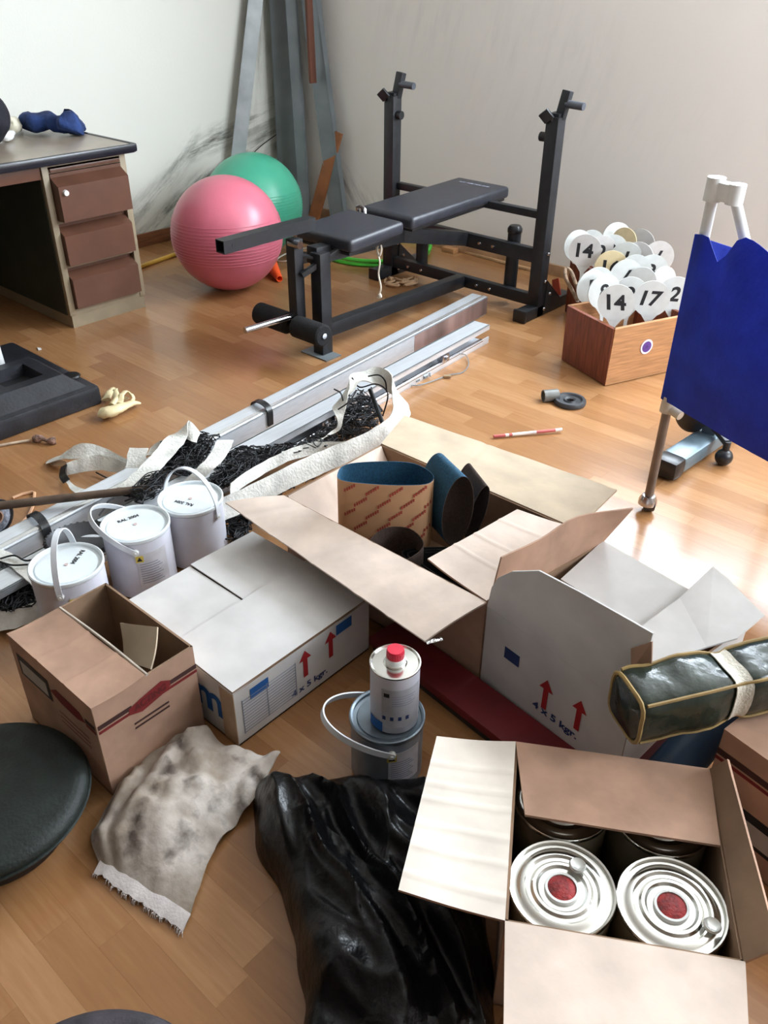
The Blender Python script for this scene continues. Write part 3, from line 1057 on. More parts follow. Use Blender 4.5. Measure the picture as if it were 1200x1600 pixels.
    p_, M = pad('back_cushion', 2.90, 3.64, 0.478, 0.495, 0.158, 0.055)
    b = MB()
    for k, ww in enumerate((0.02, 0.012, 0.02, 0.016, 0.02, 0.014, 0.02, 0.018)):   # worn pale lettering strip
        xx = -0.09 + k * 0.023
        b.mm((xx, 0.285, 0.0277), (xx + ww, 0.297, 0.0281), 0, M)
    b.build('worn_lettering', M_ink_grey, p_, smooth=0)
    b = MB(); b.box((xc - 0.02, 2.66, 0.432), (0.27, 0.28, 0.022), 0.006); b.build('seat_carrier', M_black_plastic, w)
    b = MB(); b.beam((xc - 0.08, 3.0, 0.44), (xc - 0.08, 3.5, 0.46), 0.03, 0.03); b.beam((xc + 0.06, 3.0, 0.44), (xc + 0.06, 3.5, 0.46), 0.03, 0.03); b.build('cushion_support', bm_, w)
    b = MB(); b.tube([(xc - 0.18, 2.895, 0.47), (xc - 0.175, 2.885, 0.505), (xc - 0.15, 2.9, 0.50), (xc - 0.13, 2.89, 0.475)], 0.008, 6, smooth=4); b.build('hinge_loop', M_chrome, w)


bench()
# string tied to the bench, hanging down
p0 = V((-2.455, 2.755, 0.43))
b = MB()
b.tube([p0, p0 + V((-0.012, 0, -0.048)), p0 + V((0.003, 0, -0.095)), p0 + V((-0.008, 0.004, -0.150)), p0 + V((0.01, 0, -0.204)), p0 + V((0.0, 0, -0.245))], 0.004, 6, smooth=5)
b.tube([p0, p0 + V((0.012, 0, -0.034)), p0 + V((0.0, 0, -0.068)), p0 + V((-0.02, 0, -0.034))], 0.004, 6, smooth=5)
b.tube([p0 + V((0, 0, -0.238)), p0 + V((0.008, 0, -0.248)), p0 + V((-0.004, 0, -0.255))], 0.008, 6, smooth=3)
tag(b.build('knotted_string', mat('off_white_string', (222, 212, 194), 0.9)), 'off-white string with a knot hanging from the bench seat', 'string')
b = MB()
for k in range(5):
    q = P(612 + k * 8, 440 + (k % 2) * 5, 0.006)
    b.tube([q + V((rnd.uniform(-.05, .05), rnd.uniform(-.05, .05), rnd.uniform(0, .015))) for _ in range(7)], 0.006, 6, smooth=4)
tag(b.build('string_tangle', mat('beige_string', (196, 160, 124), 0.9)), 'small tangle of beige string on the floor under the bench', 'string')
b = MB(); q = P(703, 390, 0.015); b.box(q, (0.09, 0.05, 0.03), 0.006, None); tag(b.build('wood_offcut', M_oak), 'small pale wood offcut lying against the back wall', 'offcut')
b = MB(); q0, q1 = P(725, 392, 0.008), P(838, 423, 0.008); b.beam(q0, q1, 0.035, 0.014); tag(b.build('wooden_strip', mat('tan_strip', (196, 158, 118), 0.6)), 'thin tan wooden strip on the floor behind the bench', 'strip')

# ------------------------------------------------------------------ cardboard helpers
CT = 0.005


def quad_flap(parent, pts, mi_out, mi_in, name='flap', t=CT, bow=0.0, n=8, creases=()):
    """pts: hinge a, hinge b, free b, free a; a slightly bowed cardboard flap with crease relief"""
    a, b_, c, d = [V(p) for p in pts]
    nrm = (b_ - a).cross(d - a).normalized()
    g = []
    for i in range(n + 1):
        u = i / n
        row = []
        for j in range(n + 1):
            w = j / n
            p = (a * (1 - w) + b_ * w) * (1 - u) + (d * (1 - w) + c * w) * u
            k = bow * math.sin(math.pi * min(1, u * 1.0)) + 0.0022 * noise.noise(p * 9) * u
            for cw in creases:
                k -= 0.0022 * math.exp(-((w + .005 * noise.noise(V((u * 3, cw * 9, 1))) - cw) / 0.012) ** 2)
            row.append(p + nrm * k)
        g.append(row)
    m = MB()
    gn = (V(g[1][0]) - V(g[0][0])).cross(V(g[0][1]) - V(g[0][0]))
    if gn.z < 0:
        mi_out, mi_in = mi_in, mi_out
    m.sheet(g, t, 0, 1)
    return m.build(name, [mi_out, mi_in], parent, smooth=50)


def wall_panel(parent, a, b_, h, m_out, m_in, t=CT, name='side_panel', z0=0.002):
    """upright panel between two floor points, outside on the right hand of a to b"""
    a, b_ = V(a), V(b_)
    d = (b_ - a).normalized()
    n = V((d.y, -d.x, 0))
    m = MB()
    a, b_ = a + d * 0.001, b_ - d * 0.001
    q = [a, b_, b_ - n * t, a - n * t]
    vs_ = [V((p.x, p.y, z0)) for p in q] + [V((p.x, p.y, h)) for p in q]
    m.add(vs_, [[0, 1, 5, 4], [1, 2, 6, 5], [2, 3, 7, 6], [3, 0, 4, 7], [4, 5, 6, 7], [3, 2, 1, 0]], [0, 1, 1, 1, 1, 0])
    return m.build(name, [m_out, m_in], parent, smooth=0)


def carton_walls(parent, corners, h, m_out, m_in):
    """corners anticlockwise seen from above"""
    corners = [V((c[0], c[1], 0)) for c in corners]
    n = len(corners)
    for i in range(n):
        wall_panel(parent, corners[i], corners[(i + 1) % n], h, m_out, m_in)
    m = MB(); m.slab([V((c[0], c[1], 0.004)) for c in corners], 0.004); m.build('bottom_panel', m_in, parent, smooth=0)


def flat_part(name, parent, m, pts, off):
    """thin printed patch from polygon points lifted by off"""
    b = MB(); b.slab([V(p) + V(off) for p in pts], 0.0003); return b.build(name, m, parent, smooth=0)


def arrow(parent, base, up, side, L, W, off):
    base, up, side = V(base), V(up), V(side)
    b = MB()
    pts = [base - side * W * 0.2, base + side * W * 0.2, base + side * W * 0.2 + up * L * 0.66, base + side * W * 0.55 + up * L * 0.66, base + up * L, base - side * W * 0.55 + up * L * 0.66, base - side * W * 0.2 + up * L * 0.66]
    b.slab([p + V(off) for p in pts], 0.0003)
    b.build('printed_arrow', M_ink_red, parent, smooth=0)


# ------------------------------------------------------------------ closed white carton (4 x 5 kgr.)
def white_carton_closed():
    x0, x1, y0, y1, h = -1.49, -1.067, 0.745, 1.168, 0.158
    w = thing('white_carton', 'closed white carton with red arrows and blue lettering in the middle of the floor', 'carton', ((x0 + x1) / 2, (y0 + y1) / 2, 0))
    carton_walls(w, [(x0, y0), (x1, y0), (x1, y1), (x0, y1)], h, M_card_white, M_kraft_in)
    ym = 0.962
    quad_flap(w, [(x0, y0, h + .002), (x1, y0, h + .002), (x1 - .01, ym - .0015, h - .002), (x0, ym - .0015, h + .001)], M_card_white, M_kraft_in, 'inner_flap', 0.003)
    quad_flap(w, [(x1, y1, h + .002), (x0, y1, h + .002), (x0, ym + .0015, h + .006), (x1 - .01, ym + .0015, h - .001)], M_card_white, M_kraft_in, 'inner_flap', 0.003)
    quad_flap(w, [(x1, y1, h + .006), (x1, y0, h + .006), (-1.283, y0 + .004, h + .0065), (-1.283, y1 - .004, h + .0115)], M_card_white, M_kraft_in, 'outer_flap', 0.004)
    X = x1
    o = (0.0009, 0, 0)
    f = lambda px, py: PX(px, py, X)
    up, sd = V((0, 0, 1)), V((0, 1, 0))
    for (c, s) in ((f(405, 1075), 0.02), (f(537, 977), 0.02)):
        flat_part('printed_square', w, M_ink_blue, [c - sd * 0.026 - up * s * .75, c + sd * 0.026 - up * s * .75, c + sd * 0.026 + up * s * .75, c - sd * 0.026 + up * s * .75], o)
    arrow(w, f(478, 1056), up, sd, 0.078, 0.034, o)
    arrow(w, f(517, 1026), up, sd, 0.078, 0.034, o)
    text_part('printed_text', '4 x 5 kgr.', w, M_ink_dblue, f(484, 1067) + V(o), sd, up, 0.115, 0.024)
    # small printed table of lines
    lines = MB()
    for k in range(12):
        z = 0.028 + k * 0.0085
        lines.mm((X + .0006, y0 + 0.02, z), (X + .0011, y0 + 0.175, z + 0.002))
    for yy in (y0 + 0.02, y0 + 0.09, y0 + 0.175):
        lines.mm((X + .0006, yy, 0.026), (X + .0011, yy + 0.002, 0.126))
    lines.build('printed_table', M_ink_grey, w, smooth=0)
    c = PY(330, 1118, y0)
    text_part('printed_letter', 'm', w, M_ink_blue, V((-1.155, y0 - .0009, 0.085)), (1, 0, 0), (0, 0, 1), 0.095, 0.062)
    b = MB(); b.mm((x1 - 0.045, y0 - 0.0012, 0.004), (x1 + 0.0012, y0 + 0.0005, 0.155)); b.build('corner_tape', mat('brown_tape', (186, 160, 132), 0.4), w, smooth=0)


white_carton_closed()


# ------------------------------------------------------------------ kraft carton, open, at the left
def brown_carton():
    x0, x1, y0, y1, h = -1.478, -1.16, 0.487, 0.727, 0.25
    w = thing('kraft_carton', 'open brown carton with dark red ribbon print beside the closed white carton', 'carton', ((x0 + x1) / 2, (y0 + y1) / 2, 0))
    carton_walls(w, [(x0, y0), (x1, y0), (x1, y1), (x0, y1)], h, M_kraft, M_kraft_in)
    q = [V((x0, y0, h + .002)), V((x1, y0, h + .002)), P(227, 1056, h + .005), P(91, 951, h + .008)]
    quad_flap(w, [q[1], q[0], q[3], q[2]], M_kraft, M_kraft, 'flap', 0.004, 0.004, 56, (.3, .62))
    b = MB(); b.tube([q[2] + V((0, 0.004, 0)), (q[2] + q[3]) / 2 + V((0, .006, .002)), q[3] + V((0, 0.004, 0))], 0.0035, 6, smooth=4); b.build('packing_tape', mat('clear_tape', (196, 184, 170), 0.12, 0, 0.1), w)
    quad_flap(w, [P(236, 1046, 0.22), P(194, 1032, 0.19), P(188, 973, 0.24), P(247, 980, 0.262)], M_kraft_grey, M_kraft_grey, 'inner_flap', 0.004, 0.004, 12)
    # print on the right hand side
    X, o = x1, V((0.0009, 0, 0))
    sd, up = V((0, 1, 0)), V((0, 0, 1))
    zb = 0.19
    def band(z0_, z1_, ya, yb, m, name='printed_stripe'):
        flat_part(name, w, m, [(X, ya, z0_), (X, yb, z0_), (X, yb, z1_), (X, ya, z1_)], o)
    band(zb, zb + .011, y0 + .004, 0.567, M_ink_brown); band(zb, zb + .011, 0.652, y1, M_ink_brown)
    band(zb - .011, zb - .004, y0 + .004, y1, M_ink_dred)
    c = V((X, 0.61, zb + .001))
    flat_part('printed_ribbon', w, M_ink_dred, [c + sd * a + up * z for a, z in ((-.05, -.012), (-.022, -.022), (.028, -.012), (.05, -.002), (.05, .012), (.03, .024), (-.025, .012), (-.05, .004))], o * 1.5)
    text_part('printed_text', 'ACTING', w, mat('deep_red_ink', (86, 20, 20), 0.7), c + o * 2.2 + up * .001, sd + up * .1, up, 0.078, 0.018)
    for k in range(2):
        band(zb - .044 - k * .012, zb - .039 - k * .012, 0.566, 0.65, M_ink_brown, 'printed_line')
    # print on the front side
    Y = y0
    def fb(pts, m, name, k=1.0):
        flat_part(name, w, m, pts, (0, -0.0009 * k, 0))
    fb([(-1.455, Y, .155), (-1.33, Y, .155), (-1.33, Y, .215), (-1.455, Y, .215)], M_ink, 'label_border')
    fb([(-1.445, Y, .163), (-1.342, Y, .163), (-1.342, Y, .2), (-1.445, Y, .2)], mat('label_grey', (170, 166, 160), 0.7), 'label', 1.6)
    fb([(-1.33, Y, .19), (-1.29, Y, .178), (-1.23, Y, .176), (-1.2, Y, .186), (-1.215, Y, .205), (-1.3, Y, .21)], M_ink_dred, 'printed_ribbon')
    fb([(-1.198, Y, zb), (-1.163, Y, zb), (-1.163, Y, zb + .011), (-1.198, Y, zb + .011)], M_ink_brown, 'printed_stripe')
    fb([(-1.198, Y, zb - .011), (-1.163, Y, zb - .011), (-1.163, Y, zb - .004), (-1.198, Y, zb - .004)], M_ink_dred, 'printed_stripe')
    for k in range(3):
        fb([(-1.31, Y, .14 - k * .014), (-1.2, Y, .14 - k * .014), (-1.2, Y, .145 - k * .014), (-1.31, Y, .145 - k * .014)], mat('faded_red_ink', (150, 100, 84), 0.8), 'printed_line')


brown_carton()


# ------------------------------------------------------------------ large tan carton with sanding belts
def tan_carton():
    x0, x1, y0, y1, h = -1.45, -0.79, 1.252, 1.64, 0.25
    w = thing('tan_carton', 'large open tan carton holding sanding belts', 'carton', ((x0 + x1) / 2, (y0 + y1) / 2, 0))
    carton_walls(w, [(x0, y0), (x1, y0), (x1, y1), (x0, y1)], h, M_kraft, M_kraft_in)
    # near flap folded out over the closed white carton
    A, B = V((x0, y0, h + .001)), V((x1, y0, h + .001))
    quad_flap(w, [B, A, P(352, 786, h - .012), P(664, 1003, h - .02)], M_kraft_lit, M_kraft, 'flap', 0.005, 0.004, 64, (.16, .3, .52, .74, .88))
    # far flap folded out
    A, B = V((x0, y1, h + .001)), V((x1, y1, h + .001))
    quad_flap(w, [A, B, P(964, 766, h - .03), P(632, 650, h - .03)], M_kraft_grey, M_kraft, 'flap', 0.005, 0.0, 64, (.42, .97))
    # left flap folded in and down
    quad_flap(w, [V((x0 + .006, y0 + .008, h)), V((x0 + .006, y1 - .008, h)), V((x0 + .1, y1 - .012, h - .1)), V((x0 + .1, y0 + .012, h - .1))], M_kraft_lit, M_kraft, 'flap', 0.005, 0.01, 30, (.4,))
    # right flap folded in
    quad_flap(w, [V((x1, y1, h + .004)), V((x1, y0, h + .004)), P(668, 874, h + .012), P(808, 797, h + .012)], M_kraft_lit, M_kraft, 'flap', 0.005, 0.003, 64, (.22, .5, .72))
    b = MB(); b.tube([P(666, 1004, h - .022), P(676, 1001, h - .02), P(690, 998, h - .024)], 0.006, 6, smooth=4, flat=0.4); b.build('foil_tape', mat('foil', (220, 220, 222), 0.15, 1.0, 0.2, 40, 0.8, 80), w)
    return w


tan_carton()

# sanding belts standing in the tan carton
DH = V((CF.x, CF.y, 0)).normalized()     # away from the viewer along the floor
RH = V((DH.y, -DH.x, 0))                 # to the viewer's right along the floor
M_abr_blue = mat('blue_abrasive', (40, 92, 122), 0.85, 0, 0.12, 200, 0.5, 600)
M_abr_brown = mat('brown_abrasive', (66, 50, 42), 0.9, 0, 0.12, 200, 0.5, 600)
M_abr_dark = mat('dark_abrasive', (30, 30, 34), 0.8, 0, 0.12, 200, 0.5, 600)
M_belt_paper = mat('tan_belt_paper', (204, 158, 118), 0.8, 0, 0.04, 8)


def belt(name, ring, axis, width, m_out, m_in, label, t=0.0016):
    """closed loop band: ring points of one rim, extruded along axis"""
    ring = catmull(ring, 5, True)
    b = MB()
    N = len(ring)
    axis = V(axis)
    cen = sum(ring, V((0, 0, 0))) / N
    K = 5
    rows = []
    for i, p in enumerate(ring):
        tan = (ring[(i + 1) % N] - ring[i - 1]).normalized()
        n = tan.cross(axis.normalized())
        if n.dot(p - cen) < 0 and False:
            n = -n
        rows.append((p, n))
    sgn = 1 if sum((n.dot(p - cen) for p, n in rows)) > 0 else -1
    vs_, fs_, ms = [], [], []
    for p, n in rows:
        for s in (sgn * t / 2, -sgn * t / 2):
            for k in range(K):
                vs_.append(p + axis * (width * k / (K - 1)) + n * s)
    S = 2 * K
    for i in range(N):
        j = (i + 1) % N
        for k in range(K - 1):
            fs_.append([i * S + k, j * S + k, j * S + k + 1, i * S + k + 1]); ms.append(0)
            fs_.append([i * S + K + k + 1, j * S + K + k + 1, j * S + K + k, i * S + K + k]); ms.append(1)
        fs_.append([i * S, i * S + K, j * S + K, j * S]); ms.append(1)
        fs_.append([i * S + K - 1, j * S + K - 1, j * S + S - 1, i * S + S - 1]); ms.append(1)
    b.add(vs_, fs_, ms)
    r = b.build(name, [m_out, m_in], smooth=60)
    return tag(r, label, 'sanding belt', 'sanding belts in the tan carton')


def printed_belt():
    zt_ = 0.345
    c0 = P(604, 742, zt_)
    def loop(z, k=1.0):
        pts = []
        for a, e in ((-0.125, 0.0), (-0.105, 0.05), (-0.02, 0.068), (0.07, 0.06), (0.118, 0.005), (0.105, -0.04), (0.04, -0.05), (-0.04, -0.045), (-0.11, -0.03)):
            p = c0 + RH * a * k + DH * e * k
            pts.append(V((p.x, p.y, z)))
        return pts
    r = belt('sanding_belt', loop(zt_), (0, 0, -1), 0.2, M_belt_paper, M_abr_blue, 'wide sanding belt with tan printed paper outside and blue grit inside')
    # red printed words, built as rows of short dashes on the near face
    ring = catmull(loop(zt_), 5, True)
    near = [p for p in ring]
    near.sort(key=lambda p: (p - c0).dot(RH))
    near = [p for p in near if (p - c0).dot(DH) < -0.012]
    b = MB()
    for row in range(5):
        for colm in range(4):
            u0 = -0.112 + colm * 0.06 + (row % 2) * 0.03
            zz = zt_ - 0.035 - row * 0.036
            b = MB()
            for k in range(6):
                u = u0 + k * 0.0058
                cand = min(near, key=lambda p: abs((p - c0).dot(RH) - u))
                i = ring.index(cand)
                tan = (ring[(i + 1) % len(ring)] - ring[i - 1]).normalized()
                if tan.dot(RH) < 0:
                    tan = -tan
                n = V((tan.y, -tan.x, 0))
                du = u - (cand - c0).dot(RH)
                p = cand + tan * du + n * 0.0022
                p.z = zz + k * 0.0045
                if abs(u) < 0.112:
                    q = [p, p + tan * 0.0042, p + tan * 0.0042 + V((0, 0, .009)), p + V((0, 0, .009))]
                    b.slab(q, 0.0003)
            if b.v:
                b.build('printed_word', mat('brick_red_ink', (178, 72, 58), 0.8), r, smooth=0)


printed_belt()
# upright loop beside it, opening towards the viewer
c1 = P(714, 790, 0.27)


def ring_pts(c, w, h, tilt=0.0, squash=()):
    pts = []
    for k in range(12):
        a = 2 * math.pi * k / 12
        x, z = w * math.cos(a), h * math.sin(a)
        p = c + RH * (x + tilt * z) + V((0, 0, z))
        pts.append(p)
    return pts


belt('sanding_belt', ring_pts(c1 - DH * 0.03, 0.038, 0.105, 0.08), (DH * 0.9 - RH * 0.42).normalized(), 0.13, M_abr_blue, M_abr_brown, 'blue sanding belt loop standing open to the front, brown inside')
belt('sanding_belt', ring_pts(c1 + RH * 0.055 - V((0, 0, 0.025)), 0.02, 0.085, 0.2), (DH * 0.95 - RH * 0.3).normalized(), 0.12, M_abr_brown, M_abr_brown, 'narrow brown sanding belt loop at the right of the blue loop')
belt('sanding_belt', [V((p.x, p.y, 0.245)) for p in [P(572, 855, .245), P(600, 826, .245), P(640, 826, .245), P(662, 850, .245), P(640, 872, .245), P(600, 880, .245)]], (0, 0, -1), 0.11, M_abr_brown, M_abr_brown, 'brown sanding belt lying low in front of the printed belt')
for k in range(3):
    dz = 0.2 - 0.0 * k
    off = RH * 0.012 * k + DH * (-0.006) * k
    pts = [P(628, 862, .2), P(668, 855, .2), P(716, 858, .2), P(740, 884, .2), P(735, 925, .2), P(700, 915, .2), P(660, 890, .2)]
    cc = sum(pts, V((0, 0, 0))) / len(pts)
    pts = [cc + (p - cc) * (1 - 0.14 * k) for p in pts]
    belt('sanding_belt', pts, (0, 0, -1), 0.1, M_abr_dark, M_abr_dark, ('outermost', 'middle', 'innermost')[k] + ' of three nested black sanding belts under the near flap')


# ------------------------------------------------------------------ open white carton on the right
def white_carton_open():
    L = V((-0.782, 1.243, 0))
    ang = math.radians(-9.5)
    D, N = V((math.cos(ang), math.sin(ang), 0)), V((-math.sin(ang), math.cos(ang), 0))
    S, Sd, h = 0.395, 0.40, 0.25
    u = V((0, 0, 1))
    w = thing('white_carton', 'open white carton with torn raised flaps, standing right of the tan carton', 'carton', L + D * S / 2 + N * Sd / 2)
    c = [L, L + D * S, L + D * S + N * Sd, L + N * Sd]
    carton_walls(w, c, h, M_card_white, M_kraft_in)
    f = lambda px, py: PV(px, py, L, L + D)
    # front flap standing upright above the wall, torn outline
    pts = [L + u * h, f(764, 935), f(768, 918), f(778, 903), f(800, 893), f(842, 892), f(905, 925), f(985, 970), f(1020, 990), L + D * S + u * h]
    b = MB(); b.slab([p + N * 0.0022 for p in pts], 0.004, 1, 0); r = b.build('front_flap', [M_card_white, M_kraft_in], w, smooth=0)
    b = MB(); b.slab([f(988, 1012) - N * .003, f(1021, 1001) - N * .003, f(1021, 1040) - N * .005, f(993, 1044) - N * .012], 0.003); b.build('folded_corner', M_kraft, r, smooth=0)
    # left flap standing up, brown inside
    top = [L + N * .03 + u * .372 + D * .0, L + N * .15 + u * .37 + D * .004, L + N * .28 + u * .374 + D * .0, P(989, 794, .375)]
    bot = [L + N * .005 + u * h, L + N * .14 + u * h, L + N * .27 + u * h, c[3] + u * h]
    b = MB(); b.sheet([catmull(top, 4), [(p + q) / 2 for p, q in zip(catmull(top, 4), catmull(bot, 4))], catmull(bot, 4)], 0.004)
    b.build('left_flap', M_kraft, w, smooth=50)
    # back flap folded in
    quad_flap(w, [c[2] + u * (h + .002), c[3] + u * (h + .002), P(876, 906, h - .01), P(1000, 982, h - .01)], M_card_white, M_kraft_in, 'back_flap', 0.004)
    # right flap: broad white panel folded outwards
    zz = h + 0.006
    pts = [P(1000, 981, zz), P(1020, 1040, zz), P(1104, 1012, zz + .004), P(1152, 998, zz + .012), P(1194, 962, zz + .02), P(1150, 918, zz + .02), P(1138, 905, zz + .02), P(1114, 886, zz + .02), P(1062, 935, zz + .004)]
    b = MB()
    b.slab([pts[0], pts[1], pts[2], pts[8]], 0.004); b.slab([pts[8], pts[2], pts[3], pts[4], pts[5], pts[6], pts[7]], 0.004)
    b.build('right_flap', M_card_white, w, smooth=0)
    # print on the front
    o = -N * 0.0009
    up = V((0, 0, 1))
    s = f(800, 1026)
    flat_part('printed_square', w, M_ink_dblue, [s - D * .022 - up * .016, s + D * .022 - up * .016, s + D * .022 + up * .016, s - D * .022 + up * .016], o)
    arrow(w, f(849, 1107), up, D, 0.085, 0.034, o)
    arrow(w, f(900, 1140), up, D, 0.085, 0.034, o)
    text_part('printed_text', '4 x 5 kgr.', w, M_ink_dblue, f(866, 1125) + o, D, up, 0.125, 0.026)


white_carton_open()


# ------------------------------------------------------------------ carton with tins, bottom right
def tin_carton():
    h = 0.24
    ang = math.radians(31.5)
    D, N = V((math.cos(ang), math.sin(ang), 0)), V((-math.sin(ang), math.cos(ang), 0))
    NL = V((-0.335, 0.668, 0))
    W, Dp = 0.345, 0.352
    c = [NL, NL + D * W, NL + D * W + N * Dp, NL + N * Dp]
    up = V((0, 0, 1))
    w = thing('tin_carton', 'open carton of silver tins with spread flaps at the bottom right', 'carton', NL + D * W / 2 + N * Dp / 2)
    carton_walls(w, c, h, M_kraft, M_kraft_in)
    z = up * (h + .002)
    quad_flap(w, [c[3] + z, c[0] + z, P(622, 1392, h + .012), P(682, 1152, h + .012)], M_flap_lit, M_kraft, 'left_flap', 0.005, 0.003, 64, (.2, .34, .44, .6, .74, .9))
    quad_flap(w, [c[0] + z, c[1] + z, P(1172, 1660, h + .004), P(786, 1660, h + .004)], M_kraft_lit, M_kraft, 'near_flap', 0.005, 0.0, 12)
    quad_flap(w, [c[2] + z, c[3] + z, P(820, 1275, h + .008), P(1125, 1322, h + .008)], M_kraft, M_kraft_in, 'far_flap', 0.005, 0.0, 12)
    quad_flap(w, [c[1] + z, c[2] + z, c[2] + D * .02 + up * (h + .045) - N * .01, c[1] + D * .035 + up * (h + .05)], M_kraft_in, M_kraft, 'right_flap', 0.005)
    # tins
    m_red = mat('red_seal', (150, 34, 34), 0.6, 0, 0.2, 60, 0.3, 200)
    m_tinbody = mat('tin_side', (150, 140, 118), 0.4, 0.5, 0.1)
    r = 0.083
    names = {(0, 0): 'silver lidded tin with red centre, front left in the tin carton', (1, 0): 'silver lidded tin with red centre, front right in the tin carton', (0, 1): 'silver tin at the back left of the tin carton under the far flap', (1, 1): 'silver tin at the back right of the tin carton under the far flap'}
    for i in range(2):
        for j in range(2):
            p = NL + D * (0.088 + i * 0.169) + N * (0.09 + j * 0.171)
            t = thing('paint_tin', names[(i, j)], 'tin', (p.x, p.y, 0.006), 0, 'silver tins in the carton')
            hz = 0.215
            b = MB(); b.lathe([(0, 0.006), (r - .003, 0.006), (r, 0.01), (r, hz - .004)], p, 44); b.build('tin_body', m_tinbody, t)
            b = MB(); b.lathe([(r, hz - .006), (r + .0025, hz - .004), (r + .0025, hz + .001), (r + .001, hz + .003), (r - .002, hz + .002), (r - .004, hz - .004), (r - .008, hz - .005), (r - .014, hz - .0035), (r - .018, hz - .001), (r - .023, hz - .001), (r - .027, hz - .0045), (r - .033, hz - .0045), (r - .037, hz - .001), (r - .042, hz - .001), (r - .046, hz - .005), (0, hz - .005)], p, 48)
            lid = b.build('lid', M_tin, t)
            b = MB(); b.lathe([(0, hz - .0005), (0.021, hz - .0005), (0.023, hz - .002), (0.023, hz - .006)], p, 28); b.build('red_centre', m_red, lid)
            b = MB(); b.lathe([(0.023, hz - .005), (0.023, hz + .001), (0.027, hz + .001), (0.028, hz - .005)], p, 28); b.build('centre_collar', M_white_plastic, lid)
            a = (1.95, -0.9, 1.2, 2.2)[i + 2 * j] + ang * 0
            q = p + V((math.cos(a) * .043, math.sin(a) * .043, hz + .003))
            if j == 0:
                q = P(902, 1354, hz + .004) if i == 0 else P(1112, 1448, hz + .004)
            b = MB(); b.lathe([(0.008, -.003), (0.0125, 0.0), (0.014, 0.004), (0.012, 0.007), (0.009, 0.005), (0.0, 0.004)], q, 22); b.build('pull_spout', mat('clear_spout', (214, 216, 212), 0.15, 0.3, 0.05), lid)


tin_carton()


# ------------------------------------------------------------------ white paint cans with strap handles
def lettering_circle(parent, c, r_x, ang, s, w, h):
    pass


def paint_can(name, c, r, h, label, phi, tilt, text_at, text_dir, tri_at=None, m_body=M_white_paint, m_lid=M_white_lid, group='white paint cans', inscr='RAL 2004', arch=1.12):
    t = thing(name, label, 'paint can', (c.x, c.y, 0), 0, group)
    b = MB(); b.lathe([(0, 0.002), (r - .004, 0.002), (r, 0.006), (r, h - .012), (r + .002, h - .01)], (c.x, c.y, 0), 48); b.build('can_body', m_body, t)
    b = MB(); b.lathe([(r, h - .012), (r + .003, h - .008), (r + .003, h), (r, h + .0015), (r - .004, h - .001), (r - .005, h - .007), (r - .012, h - .008), (r - .014, h - .005), (0, h - .005)], (c.x, c.y, 0), 48); lid = b.build('lid', m_lid, t)
    b = MB(); b.cyl((c.x, c.y, h - .005), (c.x, c.y, h - .003), 0.005, n=14); b.build('lid_mark', mat('pale_red_dot', (206, 184, 180), 0.6), lid)
    if inscr:
        td = V((math.cos(text_dir), math.sin(text_dir), 0)); tu = V((-td.y, td.x, 0))
        text_part('handwriting', inscr, lid, M_ink, V((text_at.x, text_at.y, h - .0042)), td, tu, 0.058, 0.0125)
    # strap handle: ears on the axis phi, arch turned by tilt from upright
    ax = V((math.cos(phi), math.sin(phi), 0))
    side = V((-ax.y, ax.x, 0))
    ze = h - 0.034
    R = r + 0.006
    upv = V((0, 0, 1)) * math.cos(tilt) + side * math.sin(tilt)
    pts, wid = [], []
    for k in range(13):
        a = math.pi * k / 12
        rr = R
        pts.append(V((c.x, c.y, ze)) + ax * (rr * math.cos(a)) + upv * (rr * arch * math.sin(a)))
        wv = upv.cross(ax).normalized() * 0.0072
        wid.append(wv)
    b = MB(); b.ribbon(pts, wid, 0.0034, smooth=3); hd = b.build('handle', mat('strap_plastic', (214, 218, 224), 0.4, 0, 0.03), t)
    for s in (1, -1):
        q = V((c.x, c.y, ze)) + ax * s * (R - .006)
        b = MB(); b.cyl(q, q + ax * s * 0.008, 0.009, 0.008, 14); b.cyl(q + ax * s * .007, q + ax * s * .0105, 0.0035, 0.003, 10); b.build('ear', M_white_plastic, t)
    if tri_at is not None:
        # curved paper label with a yellow warning triangle
        a0 = tri_at
        seg = 7
        g = []
        for i in range(2):
            g.append([V((c.x + (r + .0006) * math.cos(a0 + .09 + k * .16), c.y + (r + .0006) * math.sin(a0 + .09 + k * .16), (h * .2, h * .78)[i])) for k in range(seg)])
        b = MB(); b.sheet(g, 0.0004); lb = b.build('paper_label', mat('label_pale', (206, 204, 210), 0.6), t)
        n = V((math.cos(a0 + .18), math.sin(a0 + .18), 0)); td = V((-n.y, n.x, 0))
        q = V((c.x, c.y, h * .7)) + n * (r + .0014)
        b = MB(); b.slab([q - td * .010 - V((0, 0, .010)), q + td * .010 - V((0, 0, .010)), q + td * .010 + V((0, 0, .010)), q - td * .010 + V((0, 0, .010))], 0.0006); b.build('warning_square', mat('warning_yellow', (220, 196, 90), 0.6), lb)
        b = MB(); q2 = q + n * .0006; b.slab([q2 - td * .007 - V((0, 0, .006)), q2 + td * .007 - V((0, 0, .006)), q2 + V((0, 0, .007))], 0.0006); b.build('warning_triangle', M_ink, lb)
        b = MB()
        for k in range(9):
            aa = a0 + .16
            z = h * .6 - k * h * .04
            p0_, p1_ = aa, aa + .55 + .2 * ((k * 7) % 3) / 3
            g = [[V((c.x + (r + .0012) * math.cos(p0_ + (p1_ - p0_) * u / 4), c.y + (r + .0012) * math.sin(p0_ + (p1_ - p0_) * u / 4), zz)) for u in range(5)] for zz in (z, z + h * .012)]
            b.sheet(g, 0.0002)
        b.build('label_lines', M_ink_grey, lb)
    return t


